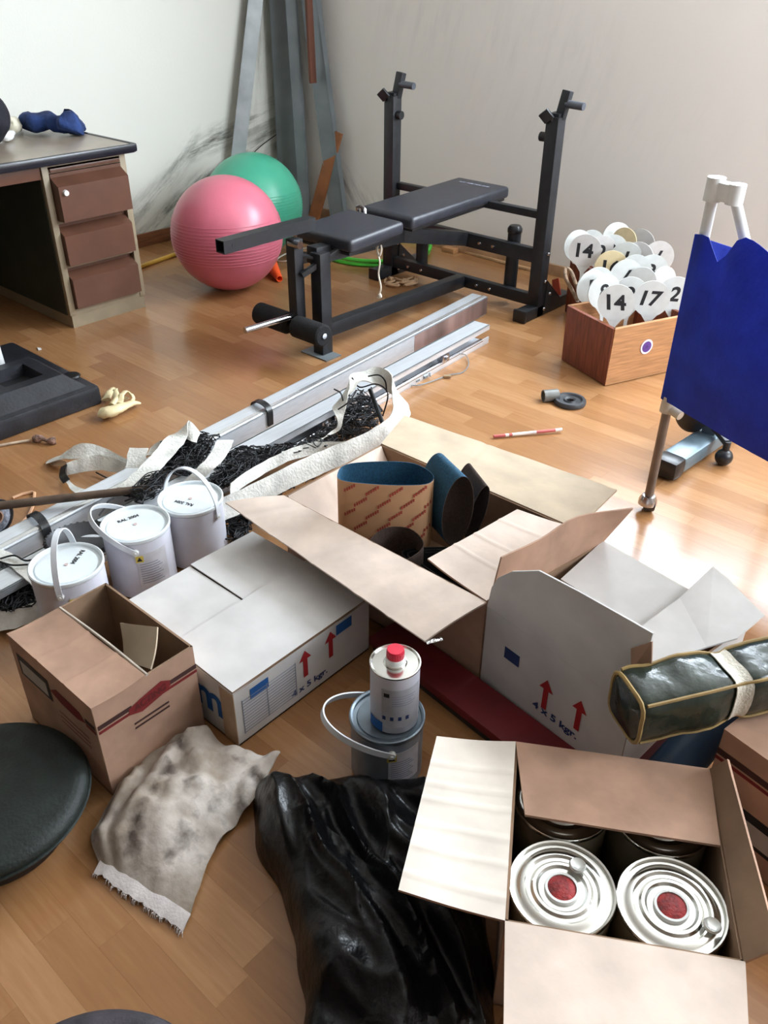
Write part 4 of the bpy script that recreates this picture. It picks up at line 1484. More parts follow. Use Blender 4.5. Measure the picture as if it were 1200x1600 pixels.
dep = math.atan2(DH.y, DH.x)
CAN_R, CAN_H = 0.088, 0.19
c1_, c2_, c3_ = P(103, 880, CAN_H), P(211, 817, CAN_H), P(297, 777, CAN_H)
paint_can('paint_can', c1_, CAN_R, CAN_H, 'white paint can with upright handle, leftmost of the three', dep + 0.1, 0.04, P(121, 868, CAN_H), -math.pi / 2 + 0.55, -0.62, arch=1.3)
paint_can('paint_can', c2_, CAN_R, CAN_H, 'white paint can with handle tipped to the left, middle of the three', dep + 0.2, 0.95, P(200, 808, CAN_H), math.radians(78), -0.75, arch=1.42)
paint_can('paint_can', c3_, CAN_R, CAN_H, 'white paint can with arched handle, nearest the net', math.radians(14), 0.06, P(287, 784, CAN_H), math.radians(200), None, arch=1.3)

# stacked pair in the middle: grey can below, slim can with red cap on top
M_grey_can = mat('grey_blue_can', (150, 160, 172), 0.4, 0.3, 0.12, 10)
M_grey_lid = mat('grey_lid', (120, 132, 142), 0.3, 0.5, 0.1, 10)
gc = P(605, 1116, 0.155)
paint_can('paint_can', gc, 0.075, 0.155, 'grey metal paint can with white strap handle, under the slim can', dep + 0.12, 1.2, gc, 0, -0.9, M_grey_can, M_grey_lid, None, None, arch=1.75)


def slim_can():
    c = V((gc.x, gc.y, 0)) + RH * 0.014 + DH * -0.004
    zb, r, hh = 0.153, 0.049, 0.152
    t = thing('slim_can', 'slim white solvent can with red cap standing on the grey can', 'can', (c.x, c.y, zb))
    zt_ = zb + hh
    b = MB(); b.lathe([(0, zb + .001), (r - .002, zb + .001), (r, zb + .004), (r, zt_ - .003)], c, 40); body = b.build('can_body', M_white_paint, t)
    b = MB(); b.lathe([(r, zt_ - .004), (r + .0015, zt_ - .002), (r + .0015, zt_ + .001), (r - .001, zt_ + .0015), (r - .004, zt_ - .002), (0.024, zt_ - .001), (0.022, zt_ + .002), (0.019, zt_ + .004), (0, zt_ + .004)], c, 40); b.build('can_top', M_tin, t)
    b = MB(); b.lathe([(0.02, zt_ + .003), (0.0185, zt_ + .014), (0, zt_ + .015)], c, 26); b.build('spout_collar', M_white_plastic, t)
    prof = [(0.0165, zt_ + .013), (0.0172, zt_ + .015), (0.0172, zt_ + .03), (0.0158, zt_ + .033), (0, zt_ + .0335)]
    b = MB(); b.lathe(prof, c, 28); cap = b.build('screw_cap', mat('red_plastic', (214, 40, 66), 0.35), t)
    b = MB()
    for k in range(24):
        a = k * math.pi / 12
        b.cyl(c + V((.0172 * math.cos(a), .0172 * math.sin(a), zt_ + .0155)), c + V((.0172 * math.cos(a), .0172 * math.sin(a), zt_ + .0295)), 0.0007, n=5)
    b.build('cap_ridges', mat('red_plastic', (214, 40, 66), 0.35), cap)
    # label with small print, facing the viewer
    a0 = math.atan2(-DH.y, -DH.x)
    def arc(aa, ab, z0_, z1_, name, m, off, par=t):
        g = [[V((c.x + (r + off) * math.cos(aa + (ab - aa) * k / 8), c.y + (r + off) * math.sin(aa + (ab - aa) * k / 8), z)) for k in range(9)] for z in (z0_, z1_)]
        b = MB(); b.sheet(g, 0.0002); return b.build(name, m, par)
    lb = arc(a0 - .55, a0 + 1.2, zb + .02, zt_ - .03, 'paper_label', mat('label_grey_blue', (178, 180, 188), 0.6), .0005)
    arc(a0 - .45, a0 - .22, zt_ - .05, zt_ - .04, 'warning_square', M_ink, .001, lb)
    for k in range(5):
        arc(a0 - .12, a0 + .9 - .1 * (k % 3), zt_ - .048 - k * .006, zt_ - .0465 - k * .006, 'label_line', M_ink_grey, .001, lb)
    for k in range(4):
        arc(a0 - .5 + k * .32, a0 - .36 + k * .32, zb + .04, zb + .05, 'printed_symbol', M_ink_dblue, .001, lb)
    arc(a0 - 1.25, a0 - .5, zb + .004, zb + .03, 'blue_corner', M_ink_blue, .0008)


slim_can()

# red painted board on the floor in front of the tan and white cartons
Mrb = Matrix.Translation((-0.76, 1.178, 0)) @ Matrix.Rotation(math.radians(-7), 4, 'Z')
b = MB(); b.mm((-0.3, -0.052, 0.022), (0.3, 0.05, 0.046), 0.003, Mrb)
rb = tag(b.build('red_board', mat('dark_red_paint', (110, 22, 30), 0.6, 0, 0.08)), 'dark red flat board lying along the foot of the tan carton', 'board')
b = MB(); b.mm((-0.29, -0.046, 0.0), (0.29, 0.046, 0.0225), 0.002, Mrb); b.build('black_base', M_black_plastic, rb)


# ------------------------------------------------------------------ rolled mat in a green cover, right edge
def green_roll():
    z = 0.338
    a, e = P(974, 1106, z), P(1290, 1032, z + 0.01)
    ax = (e - a).normalized()
    sd = ax.cross(V((0, 0, 1))).normalized()
    t = thing('rolled_mat', 'rolled mat in a dark green cover with yellow piping and a white strap', 'rolled mat', ((a.x + e.x) / 2, (a.y + e.y) / 2, z - .06))
    m = mat('green_nylon', (40, 50, 42), 0.22, 0, 0.16, 16, 0.35, 22)
    b = MB()
    NS, NC = 40, 28
    L = (e - a).length
    rows = []
    def pt(u, k, infl=0.0):
        th = 2 * math.pi * k / NC
        # rounded-square section, fuller in the middle, dented
        ca, sa = math.cos(th), math.sin(th)
        q = (abs(ca) ** 4.5 + abs(sa) ** 4.5) ** (-1 / 4.5)
        end = min(u, 1 - u) * L
        s = 1.0 if end > 0.03 else (0.80 + 0.2 * math.sqrt(max(0, 1 - (1 - end / .03) ** 2)))
        p = a + ax * (u * L) + sd * (0.053 * q * ca * s) + V((0, 0, 1)) * (0.052 * q * sa * s)
        k_ = noise.noise(p * 14) * 0.006 + noise.noise(p * 40) * 0.0022
        strap = math.exp(-((u * L - 0.205) / 0.02) ** 2)
        d = (sd * ca + V((0, 0, 1)) * sa)
        return p + d * (k_ - 0.008 * strap + infl)
    vs_ = [pt(i / NS, k) for i in range(NS + 1) for k in range(NC)]
    fs_ = []
    for i in range(NS):
        for k in range(NC):
            j = (k + 1) % NC
            fs_.append([i * NC + k, i * NC + j, (i + 1) * NC + j, (i + 1) * NC + k])
    vs_.append(a - ax * .004); vs_.append(e + ax * .004)
    for k in range(NC):
        fs_.append([(k + 1) % NC, k, len(vs_) - 2]); fs_.append([NS * NC + k, NS * NC + (k + 1) % NC, len(vs_) - 1])
    b.add(vs_, fs_)
    b.build('cover', m, t, smooth=70)
    m_y = mat('yellow_piping', (150, 124, 74), 0.7, 0, 0.1)
    # piping: round the near end face, and along upper and lower edges
    b = MB(); b.tube([pt(0.012, k, 0.003) for k in range(NC)], 0.004, 6, closed=True); b.build('end_piping', m_y, t)
    for kk in (3.5, 10.5, 17.5, 24.5):
        k0 = int(kk)
        b = MB(); b.tube([(pt(i / 30, k0, .003) + pt(i / 30, k0 + 1, .003)) / 2 for i in range(1, 31)], 0.0034, 6); b.build('seam_piping', m_y, t)
    b = MB()
    g = []
    for k in range(NC + 1):
        g.append([pt((0.205 + w_) / L, k % NC, 0.0035) for w_ in (-0.016, -.005, .005, .016)])
    b.sheet(g, 0.002); b.build('strap', mat('white_webbing', (224, 220, 206), 0.8, 0, 0.05, 30, 0.3, 200), t)


green_roll()

# things underneath it: blue mat roll and red strip
p0, p1 = P(1062, 1190, 0.12), P(1150, 1090, 0.19)
b = MB(); b.cyl(p0 - (p1 - p0) * .25, p1 + (p1 - p0) * .5, 0.045, 0.045, 26)
tag(b.build('blue_tube', mat('navy_vinyl', (24, 50, 74), 0.45, 0, 0.1)), 'dark blue padded tube slanting under the green rolled mat', 'tube')
p0, p1 = P(1010, 1196, 0.1), P(1085, 1120, 0.16)
b = MB(); b.beam(p0 - (p1 - p0) * .2, p1 + (p1 - p0) * .5, 0.03, 0.03)
tag(b.build('red_strip', mat('dull_red', (92, 28, 34), 0.6)), 'dull red strip beside the dark blue tube', 'strip')


def right_carton():
    # second kraft carton with the same dark ribbon print, cut by the right picture edge
    A = V((-0.238, 1.222, 0))
    ang = math.radians(-12)
    D, N = V((math.cos(ang), math.sin(ang), 0)), V((-math.sin(ang), math.cos(ang), 0))
    w = thing('kraft_carton', 'brown carton with dark print at the right picture edge under the green rolled mat', 'carton', A + D * .16 + N * .12)
    c = [A, A + D * .32, A + D * .32 + N * .22, A + N * .22]
    h = 0.275
    carton_walls(w, c, h, M_kraft, M_kraft_in)
    u = V((0, 0, 1))
    quad_flap(w, [c[0] + u * h, c[1] + u * h, c[1] + u * (h + .006) + N * .11, c[0] + u * (h + .006) + N * .11], M_kraft, M_kraft_in, 'flap', 0.004)
    quad_flap(w, [c[2] + u * h, c[3] + u * h, c[3] + u * (h + .006) - N * .10, c[2] + u * (h + .006) - N * .10], M_kraft, M_kraft_in, 'flap', 0.004)
    o = -N * .0009
    flat_part('printed_stripe', w, M_ink_brown, [c[0] + u * .215, c[1] + u * .215, c[1] + u * .23, c[0] + u * .23], o)
    flat_part('printed_stripe', w, M_ink_dred, [c[0] + u * .202, c[1] + u * .202, c[1] + u * .21, c[0] + u * .21], o)
    flat_part('label_border', w, M_ink, [c[0] + D * .05 + u * .06, c[0] + D * .2 + u * .06, c[0] + D * .2 + u * .135, c[0] + D * .05 + u * .135], o)
    flat_part('label', w, mat('label_grey', (170, 166, 160), 0.7), [c[0] + D * .062 + u * .07, c[0] + D * .19 + u * .07, c[0] + D * .19 + u * .115, c[0] + D * .062 + u * .115], o * 1.7)


right_carton()


# ------------------------------------------------------------------ black bin bag
def bin_bag():
    outline = [P(398, 1275), P(402, 1240), P(430, 1230), P(500, 1234), P(580, 1236), P(650, 1236), P(705, 1250), P(735, 1330), P(760, 1420), P(768, 1500), P(770, 1600), P(760, 1700), P(600, 1760), P(500, 1700), P(488, 1600), P(470, 1500), P(432, 1400), P(404, 1320)]
    ring = catmull(outline, 9, True)
    cen = V((0, 0, 0))
    for p in ring:
        cen += p
    cen /= len(ring)
    N = len(ring)
    NR = 60
    b = MB()
    flow = (P(640, 1600) - P(440, 1300)).normalized()     # direction of the long folds
    crs = V((-flow.y, flow.x, 0))
    vs_ = []
    for i in range(NR + 1):
        s = 1 - i / NR                       # 1 rim, 0 centre
        for p in ring:
            q = cen + (p - cen) * (s ** 0.8)
            hgt = 0.115 * (1 - s ** 3.2) ** 0.55
            al, ac = q.dot(flow), q.dot(crs)
            warp = 0.03 * noise.noise(q * 5)
            fold = 1 - abs(noise.noise(V((al * 2.2, (ac + warp) * 17, 1.3))))
            fine = 1 - abs(noise.noise(V((al * 4, (ac + warp) * 30, 4.1))))
            lump = noise.noise(q * 6.5 + V((2, 5, 1)))
            cr = 1 - abs(noise.noise(q * 9 + V((9, 1, 3))))
            k = 1 - s ** 4
            z = hgt + k * (0.06 * (fold ** 2 - .55) + 0.016 * (fine ** 2 - .55) + 0.03 * lump + 0.026 * (cr ** 2 - .6))
            tuck = 0.03 * noise.noise(q * 9 + V((0, 0, 7))) * (1 - k)
            vs_.append(V((q.x + tuck, q.y + tuck, max(0.003, z))))
    fs_ = []
    for i in range(NR):
        for k in range(N):
            j = (k + 1) % N
            fs_.append([i * N + k, i * N + j, (i + 1) * N + j, (i + 1) * N + k])
    base = len(vs_)
    vs_ += [V((v.x, v.y, 0.001)) for v in vs_[:N]]
    for k in range(N):
        j = (k + 1) % N
        fs_.append([base + k, base + j, j, k])
    fs_.append([base + k for k in range(N)][::-1])
    b.add(vs_, fs_)
    m = mat('black_polythene', (11, 12, 14), 0.3, 0, 0.1, 20, 0.45, 30, spec=0.28)
    tag(b.build('bin_bag', m, smooth=80), 'shiny black crumpled bin bag lying beside the tin carton', 'bin bag')


bin_bag()


# ------------------------------------------------------------------ dirty floor cloth
def floor_cloth():
    left = catmull([P(157, 1354), P(147, 1305), P(190, 1240), P(232, 1180), P(288, 1150)], 6)
    right = catmull([P(294, 1443), P(330, 1345), P(362, 1300), P(405, 1255), P(440, 1206)], 6)
    NU, NV = 34, len(left)
    g = []
    for j in range(NV):
        v = j / (NV - 1)
        row = []
        for i in range(NU + 1):
            u = i / NU
            p = left[j] * (1 - u) + right[j] * u
            q = V((p.x, p.y, 0))
            dome = math.sin(math.pi * min(1, u * .95 + .02)) * (0.02 + 0.035 * math.sin(math.pi * v) ** 0.8)
            ridge = 0.03 * math.exp(-((u - .27) / .07) ** 2) * (0.4 + v * .6) + 0.02 * math.exp(-((u - .1) / .06) ** 2)
            wr = 0.032 * noise.noise(q * 13) * (1.15 - u) + 0.012 * noise.noise(q * 34)
            lift = 0.055 * max(0, (u - .75) / .25) * max(0, (v - .55) / .45)
            z = 0.006 + (dome + ridge + wr) * min(1, v * 4 + .12) + lift
            row.append(V((p.x, p.y, max(0.004, z))))
        g.append(row)
    m = bpy.data.materials.new('dirty_cotton')
    m.use_nodes = True
    nt = m.node_tree
    bs = nt.nodes['Principled BSDF']
    bs.inputs['Roughness'].default_value = 0.95
    bs.inputs['Specular IOR Level'].default_value = 0.1
    geo = node(nt, 'ShaderNodeNewGeometry')
    n1 = node(nt, 'ShaderNodeTexNoise'); n1.inputs['Scale'].default_value = 9; n1.inputs['Detail'].default_value = 7
    n2 = node(nt, 'ShaderNodeTexNoise'); n2.inputs['Scale'].default_value = 26; n2.inputs['Detail'].default_value = 8
    nt.links.new(geo.outputs['Position'], n1.inputs['Vector']); nt.links.new(geo.outputs['Position'], n2.inputs['Vector'])
    rp = node(nt, 'ShaderNodeValToRGB')
    e = rp.color_ramp.elements
    e[0].position, e[0].color = 0.34, lin((128, 112, 94))
    e[1].position, e[1].color = 0.66, lin((206, 198, 190))
    nt.links.new(n1.outputs['Fac'], rp.inputs[0])
    mr = node(nt, 'ShaderNodeMapRange'); mr.inputs[1].default_value, mr.inputs[2].default_value = 0.55, 0.7
    nt.links.new(math_node(nt, 'MULTIPLY', math_node(nt, 'ADD', n2.outputs['Fac'], n1.outputs['Fac']), 0.5), mr.inputs[0])
    mx = node(nt, 'ShaderNodeMix', data_type='RGBA')
    nt.links.new(mr.outputs[0], mx.inputs[0]); nt.links.new(rp.outputs[0], mx.inputs[6]); mx.inputs[7].default_value = lin((74, 64, 56))
    # grubby crease running across the cloth
    pa, pb = P(196, 1352), P(312, 1158)
    dl = (pb - pa).normalized()
    sepn = node(nt, 'ShaderNodeSeparateXYZ'); nt.links.new(geo.outputs['Position'], sepn.inputs[0])
    dist = math_node(nt, 'ABSOLUTE', math_node(nt, 'ADD', math_node(nt, 'MULTIPLY', math_node(nt, 'SUBTRACT', sepn.outputs['X'], pa.x), -dl.y), math_node(nt, 'MULTIPLY', math_node(nt, 'SUBTRACT', sepn.outputs['Y'], pa.y), dl.x)))
    line = math_node(nt, 'SUBTRACT', 1.0, math_node(nt, 'DIVIDE', dist, 0.022), True)
    n3 = node(nt, 'ShaderNodeMapRange'); n3.inputs[1].default_value, n3.inputs[2].default_value = 0.42, 0.6
    nt.links.new(n2.outputs['Fac'], n3.inputs[0])
    mx3 = node(nt, 'ShaderNodeMix', data_type='RGBA')
    nt.links.new(math_node(nt, 'MULTIPLY', math_node(nt, 'MULTIPLY', line, n3.outputs[0]), 0.9), mx3.inputs[0])
    nt.links.new(mx.outputs[2], mx3.inputs[6]); mx3.inputs[7].default_value = lin((66, 56, 50))
    nt.links.new(mx3.outputs[2], bs.inputs['Base Color'])
    bp = node(nt, 'ShaderNodeBump'); bp.inputs['Strength'].default_value = 0.9; bp.inputs['Distance'].default_value = 0.004
    nt.links.new(n2.outputs['Fac'], bp.inputs['Height']); nt.links.new(bp.outputs[0], bs.inputs['Normal'])
    b = MB(); b.sheet(g, 0.005)
    c = tag(b.build('floor_cloth', m, smooth=70), 'dirty off-white floor cloth with a frayed hem on the floor', 'cloth')
    # pale frayed hem on the near edge
    g2 = []
    out = (P(200, 1430) - P(260, 1330)).normalized()
    for i in range(NU + 1):
        p = g[0][i]
        f1 = 0.018 + 0.006 * noise.noise(p * 90)
        g2.append([p + V((0, 0, .004)) - out * .012, p + V((0, 0, .004)), p + out * f1 + V((0, 0, -.001))])
    b = MB(); b.sheet(g2, 0.004)
    m2 = mat('pale_hem', (216, 208, 206), 0.95, 0, 0.05, 30, 0.15, 200)
    hm = b.build('hem', m2, c)
    b = MB()
    r = random.Random(5)
    for i in range(90):
        u = r.random() * NU
        k = int(u)
        p = g2[k][2].lerp(g2[min(NU, k + 1)][2], u - k)
        p.z = max(p.z, .0025)
        d = out * r.uniform(.002, .006) + V((r.uniform(-.004, .004), r.uniform(-.004, .004), 0))
        b.tube([p, p + d * .5 + V((0, 0, .001)), V((p.x + d.x, p.y + d.y, .0015))], 0.0008, 4)
    fr = b.build('fringe', m2, hm)
    fr['ob']['kind'] = 'stuff'


floor_cloth()

# ------------------------------------------------------------------ round dark seats at lower left


def round_pad(c, label, rgb):
    t = thing('round_pad', label, 'round pad', (c.x, c.y, 0))
    m = mat('pad_vinyl_%d' % rgb[0], rgb, 0.62, 0, 0.14, 30, 0.18, 140)
    r = 0.187
    b = MB(); b.lathe([(0, 0.076), (r - .012, 0.076), (r - .002, 0.081), (r, 0.09), (r - .003, 0.101), (r - .014, 0.109), (r - .03, 0.112), (0, 0.114)], c, 64); b.build('cushion', m, t, smooth=60)
    b = MB(); b.lathe([(0, 0), (0.135, 0), (0.14, 0.006), (0.14, 0.077), (0, 0.077)], c, 40); b.build('base_drum', M_black_plastic, t)
    b = MB(); b.tube([(c.x + (r + .001) * math.cos(k * math.pi / 40), c.y + (r + .001) * math.sin(k * math.pi / 40), 0.084) for k in range(80)], 0.0035, 6, closed=True); b.build('piping', m, t)


round_pad(V((-1.262, 0.292, 0)), 'round dark green pad at the left picture edge beside the brown carton', (22, 32, 28))
round_pad(V((-0.615, 0.095, 0)), 'round charcoal pad cut by the bottom picture edge', (58, 54, 60))


# ------------------------------------------------------------------ aluminium net posts on the floor
def frame_from(p0, p1):
    z = (V(p1) - V(p0)).normalized()
    y = V((0, 0, 1))
    x = y.cross(z).normalized()          # to the right when looking along... kept horizontal
    return Matrix(((x.x, y.x, z.x, p0[0]), (x.y, y.y, z.y, p0[1]), (x.z, y.z, z.z, p0[2]), (0, 0, 0, 1))), (V(p1) - V(p0)).length


def posts():
    # post against the bench: closed box section with a raised lip and red tape at its far end
    far, near = V((-2.295, 3.31, 0)), V((-2.02, 0.35, 0))
    M, L = frame_from(near, far)
    t = thing('net_post', 'aluminium net post with reddish tape at its far end, nearer the weight bench', 'post', (near + far) / 2, 0, 'aluminium posts on the floor')
    w, h = 0.085, 0.085
    b = MB()
    b.mm((-w / 2, 0, 0), (-w / 2 + .004, h, L), 0, M); b.mm((w / 2 - .004, 0, 0), (w / 2, h, L), 0, M); b.mm((-w / 2, h - .004, 0), (w / 2, h, L), 0, M); b.mm((-w / 2, 0, 0), (w / 2, .004, L), 0, M)
    b.build('box_section', M_alu, t, smooth=0)
    sx = 1 if (M @ V((1, 0, 0)) - near).x > 0 else -1
    b = MB(); xx = sx * (w / 2 - .012); b.mm((xx - .004, h, 0), (xx + .016, h + .003, L), 0.001, M); b.build('lip', mat('bright_aluminium', (235, 236, 238), 0.25, 0.8, 0.03), t)
    b = MB(); q = sx * w / 2; b.mm((min(q, q + sx * .0015), .004, L - .62), (max(q, q + sx * .0015), h - .004, L), 0, M); b.build('red_tape', mat('reddish_tape', (160, 134, 128), 0.4, 0.3, 0.15, 8, stretch=(1, 1, 0.1)), t, smooth=0)
    # second post: open channel with a slot on its right side and a rod inside
    far2, near2 = V((-2.07, 3.015, 0)), V((-1.87, 0.35, 0))
    M2, L2 = frame_from(near2, far2)
    t2 = thing('net_post', 'aluminium net post with an open slot along its side, nearer the cartons', 'post', (near2 + far2) / 2, 0, 'aluminium posts on the floor')
    s = sx
    b = MB()
    b.mm((-w / 2, h - .006, 0), (w / 2, h, L2), 0.001, M2)
    b.mm((-w / 2, 0, 0), (w / 2, .006, L2), 0.001, M2)
    q = -s * w / 2; b.mm((min(q, q + s * .006), 0, 0), (max(q, q + s * .006), h, L2), 0, M2)
    q = s * w / 2
    b.mm((min(q, q - s * .005), h - .022, 0), (max(q, q - s * .005), h, L2), 0, M2)
    b.mm((min(q, q - s * .005), 0, 0), (max(q, q - s * .005), .03, L2), 0, M2)
    b.build('channel_section', M_alu, t2, smooth=0)
    b = MB(); b.cyl(M2 @ V((s * .034, .024, 0.05)), M2 @ V((s * .034, .024, L2 - .05)), 0.009, n=12); b.build('slide_rod', M_chrome, t2)
    for zz in (L2 - .35, L2 - 1.05, L2 - 1.12):
        b = MB(); b.box((s * .03, .043, zz), (0.03, .03, .05), 0.004, M2); b.cyl(M2 @ V((s * .04, .043, zz)), M2 @ V((s * .056, .043, zz)), 0.013, 0.011, 14); b.build('slider_clamp', M_chrome, t2)
    # hook and loop tie round the first post
    def tie(name, zc, Mx, label):
        b = MB()
        pts = [V((-w / 2 - .004, .03, zc)), V((-w / 2 - .003, h + .006, zc)), V((0, h + .02, zc + .01)), V((w / 2 + .004, h + .004, zc + .015)), V((w / 2 + .006, .03, zc + .02)), V((w / 2 + .008, .006, zc + .02))]
        b.ribbon([Mx @ p for p in pts], [(Mx.to_3x3() @ V((0, 0, .013)))] * len(pts), 0.004)
        tag(b.build(name, M_black_plastic), label, 'strap', 'black ties on the posts')
    tie('black_tie', 1.43, M, 'black tie strap looped round the post near the weight bench')
    tie('black_tie', 0.50, M, 'black tie strap round the post end behind the leftmost paint can')
    # thin steel wire with ferrules
    b = MB(); b.tube([P(628, 600, .01), P(650, 602, .006), P(668, 598, .006), P(690, 590, .006), P(700, 586, .006), P(722, 582, .006), P(732, 570, .008), P(728, 555, .012), P(716, 552, .03)], 0.0022, 6, smooth=6)
    wr = tag(b.build('steel_wire', M_galv), 'thin steel wire with clips lying beside the slotted post', 'wire')
    for q in ((634, 597), (651, 594), (664, 588)):
        b = MB(); p = P(q[0], q[1], .012); b.cyl(p - V((0, .012, 0)), p + V((0, .012, 0)), .008, n=10); b.build('clip', M_galv, wr)
    p = P(699, 588, .009); b = MB(); b.cyl(p - RH * .014, p + RH * .014, .007, n=10); b.build('ferrule', mat('brass', (190, 170, 140), 0.3, 0.8), wr)
    b = MB(); b.tube([P(672, 588, .01), P(672, 570, .03), P(676, 560, .06), P(684, 556, .05)], 0.003, 6, smooth=5); b.build('wire_end', M_galv, wr)


posts()


# ------------------------------------------------------------------ sports net heaped over the posts
def net():
    t = thing('sports_net', 'heaped black sports net with white canvas bands across the aluminium posts', 'net', P(300, 730))
    U = V((0, 0, 1))

    def band(pix, hw, name='white_band', m=M_canvas, th=0.003, lean=None):
        pts = [P(px, py, z) for px, py, z, *_ in pix]
        wid = []
        for i, q in enumerate(pix):
            d = q[3] if len(q) > 3 else 'u'
            v = {'u': U, 'd': DH * .8 + U * .6, 'h': DH, 'r': RH, 'x': RH * .7 + U * .7, 'y': U * .7 - RH * .7, 'e': U * .75 + DH * .6}[d]
            wid.append(v.normalized() * (q[4] if len(q) > 4 else hw))
        b = MB(); b.ribbon(pts, wid, th, smooth=7)
        for k, v in enumerate(b.v):
            b.v[k] = v + V((noise.noise(v * 30), noise.noise(v * 30 + V((5, 5, 5))), 0.5 * noise.noise(v * 34))) * 0.004
            b.v[k].z = max(b.v[k].z, .003)
        b.build(name, m, t, smooth=60)

    # long strip along the right edge, rising into the standing loop
    band([(335, 802, .12, 'e'), (372, 785, .13, 'e'), (420, 762, .14, 'e'), (470, 737, .15, 'e'), (520, 715, .16, 'e'), (570, 694, .17, 'e'), (604, 672, .18, 'e'), (626, 645, .20, 'y'), (624, 620, .22, 'y'), (612, 600, .24, 'u'), (590, 588, .25, 'd'), (566, 588, .25, 'h'), (548, 600, .24, 'd'), (534, 622, .21, 'x'), (530, 646, .18, 'r', .016), (531, 664, .15, 'r', .007), (520, 676, .13, 'r', .01), (495, 690, .12, 'h', .012), (470, 700, .11, 'h', .014), (440, 710, .1, 'h', .016)], 0.036)
    # second band under it
    band([(560, 700, .12, 'e'), (500, 700, .11, 'e'), (450, 712, .11, 'e'), (400, 738, .1, 'e'), (360, 765, .1, 'e')], 0.02)
    # short strip crossing the dark heap
    band([(300, 752, .10, 'r'), (318, 735, .13, 'r'), (335, 718, .145, 'r'), (347, 700, .15, 'r'), (352, 688, .14, 'r')], 0.026)
    # folded strip to the left
    band([(200, 762, .10, 'r'), (224, 742, .115, 'r'), (244, 722, .12, 'r'), (262, 702, .125, 'r'), (276, 684, .13, 'r'), (284, 670, .14, 'x'), (296, 674, .135, 'd'), (310, 684, .12, 'h')], 0.034)
    band([(232, 706, .06, 'h'), (250, 700, .08, 'd'), (268, 702, .09, 'd')], 0.026)
    band([(216, 700, .12, 'r'), (213, 716, .10, 'r'), (210, 734, .08, 'r'), (204, 748, .05, 'r')], 0.03)
    # loop at the far left
    band([(74, 722, .01, 'h', .012), (96, 714, .035, 'h', .02), (118, 706, .06, 'd', .026), (140, 706, .065, 'd', .028), (165, 712, .06, 'd', .026), (192, 724, .055, 'd', .022), (206, 730, .06, 'd', .02)], 0.026)
    band([(104, 733, .025, 'e', .02), (125, 728, .035, 'e', .024), (150, 723, .045, 'e', .026), (175, 726, .05, 'e', .024), (200, 734, .05, 'e', .02)], 0.024)
    band([(103, 748, .012, 'h', .01), (110, 760, .02, 'h', .012), (125, 768, .025, 'h', .016), (145, 770, .03, 'h', .02), (170, 764, .035, 'h', .024), (195, 756, .05, 'h', .026), (215, 748, .06, 'h', .026)], 0.02)
    # pale bands at the left edge behind the first can
    band([(-20, 862, .09, 'h'), (10, 872, .09, 'h'), (40, 893, .09, 'h'), (62, 915, .08, 'h')], 0.022)
    band([(-20, 942, .03, 'h', .014), (10, 944, .035, 'h', .016), (40, 940, .035, 'h', .016), (70, 938, .03, 'h', .014)], 0.016)
    band([(-20, 972, .03, 'd'), (20, 968, .04, 'd'), (50, 958, .04, 'd'), (75, 955, .03, 'd')], 0.026)
    band([(-10, 905, .03, 'd'), (30, 922, .03, 'd'), (60, 925, .03, 'd')], 0.018)
    # strap bits and frayed rope end at the loop
    b = MB(); b.ribbon([P(100, 728, .03), P(98, 742, .03), P(104, 752, .02)], [RH * .012 + U * .008] * 3, 0.004); b.build('dark_binding', M_black_plastic, t)
    b = MB()
    for k in range(6):
        b.tube([P(104 + k, 722 + k, .02), P(88, 718 + k * 2, .015), P(72 + k * 2, 722 + k, .004)], 0.003, 5, smooth=4)
    b.build('frayed_end', mat('beige_string', (196, 160, 124), 0.9), t)
    # the mesh: tangled cords in heaps
    r = random.Random(11)
    b = MB()

    def heap(poly, zlo, zhi, n, rad=0.0019, seglen=0.05):
        xs = [p[0] for p in poly]; ys = [p[1] for p in poly]
        def inside(x, y):
            c = False
            for i in range(len(poly)):
                (xa, ya), (xb, yb) = poly[i], poly[i - 1]
                if (ya > y) != (yb > y) and x < (xb - xa) * (y - ya) / (yb - ya) + xa:
                    c = not c
            return c
        for _ in range(n):
            while True:
                x, y = r.uniform(min(xs), max(xs)), r.uniform(min(ys), max(ys))
                if inside(x, y):
                    break
            p = P(x, y, r.uniform(zlo, zhi))
            a = r.uniform(0, 6.28)
            pts = [p]
            for k in range(6):
                a += r.uniform(-1.1, 1.1)
                q = pts[-1] + V((math.cos(a), math.sin(a), 0)) * r.uniform(.4, 1) * seglen
                q.z = min(zhi, max(zlo, q.z + r.uniform(-.02, .02)))
                dq = q - EYE
                dzz = dq.dot(CF)
                if not inside(600 + F_PX * dq.dot(CR) / dzz, 800 - F_PX * dq.dot(CU) / dzz):
                    a += 2.6
                    continue
                pts.append(q)
            if len(pts) < 3:
                continue
            b.tube(pts, rad, 4, smooth=3)
            if r.random() < .5:
                k = r.randrange(len(pts))
                b.box(pts[k], (.007, .007, .006), 0.002, None, 0, 1)

    heap([(250, 690), (300, 672), (345, 678), (330, 705), (300, 745), (262, 740), (240, 725)], .02, .11, 330)
    heap([(345, 715), (365, 698), (470, 690), (455, 705), (420, 725), (370, 755), (330, 770), (325, 745)], .02, .10, 430)
    heap([(190, 775), (240, 730), (262, 735), (262, 760), (225, 790)], .08, .13, 55)
    heap([(520, 640), (560, 600), (600, 640), (590, 668), (540, 668)], .02, .10, 120)
    heap([(470, 690), (520, 655), (560, 668), (600, 668), (540, 690), (440, 712)], .03, .13, 90)
    heap([(0, 862), (50, 885), (65, 930), (50, 950), (0, 960)], .01, .06, 170)
    heap([(345, 800), (480, 742), (560, 705), (470, 760), (360, 815)], .06, .1, 60)
    heap([(345, 800), (395, 800), (395, 850), (355, 850)], .02, .06, 60)
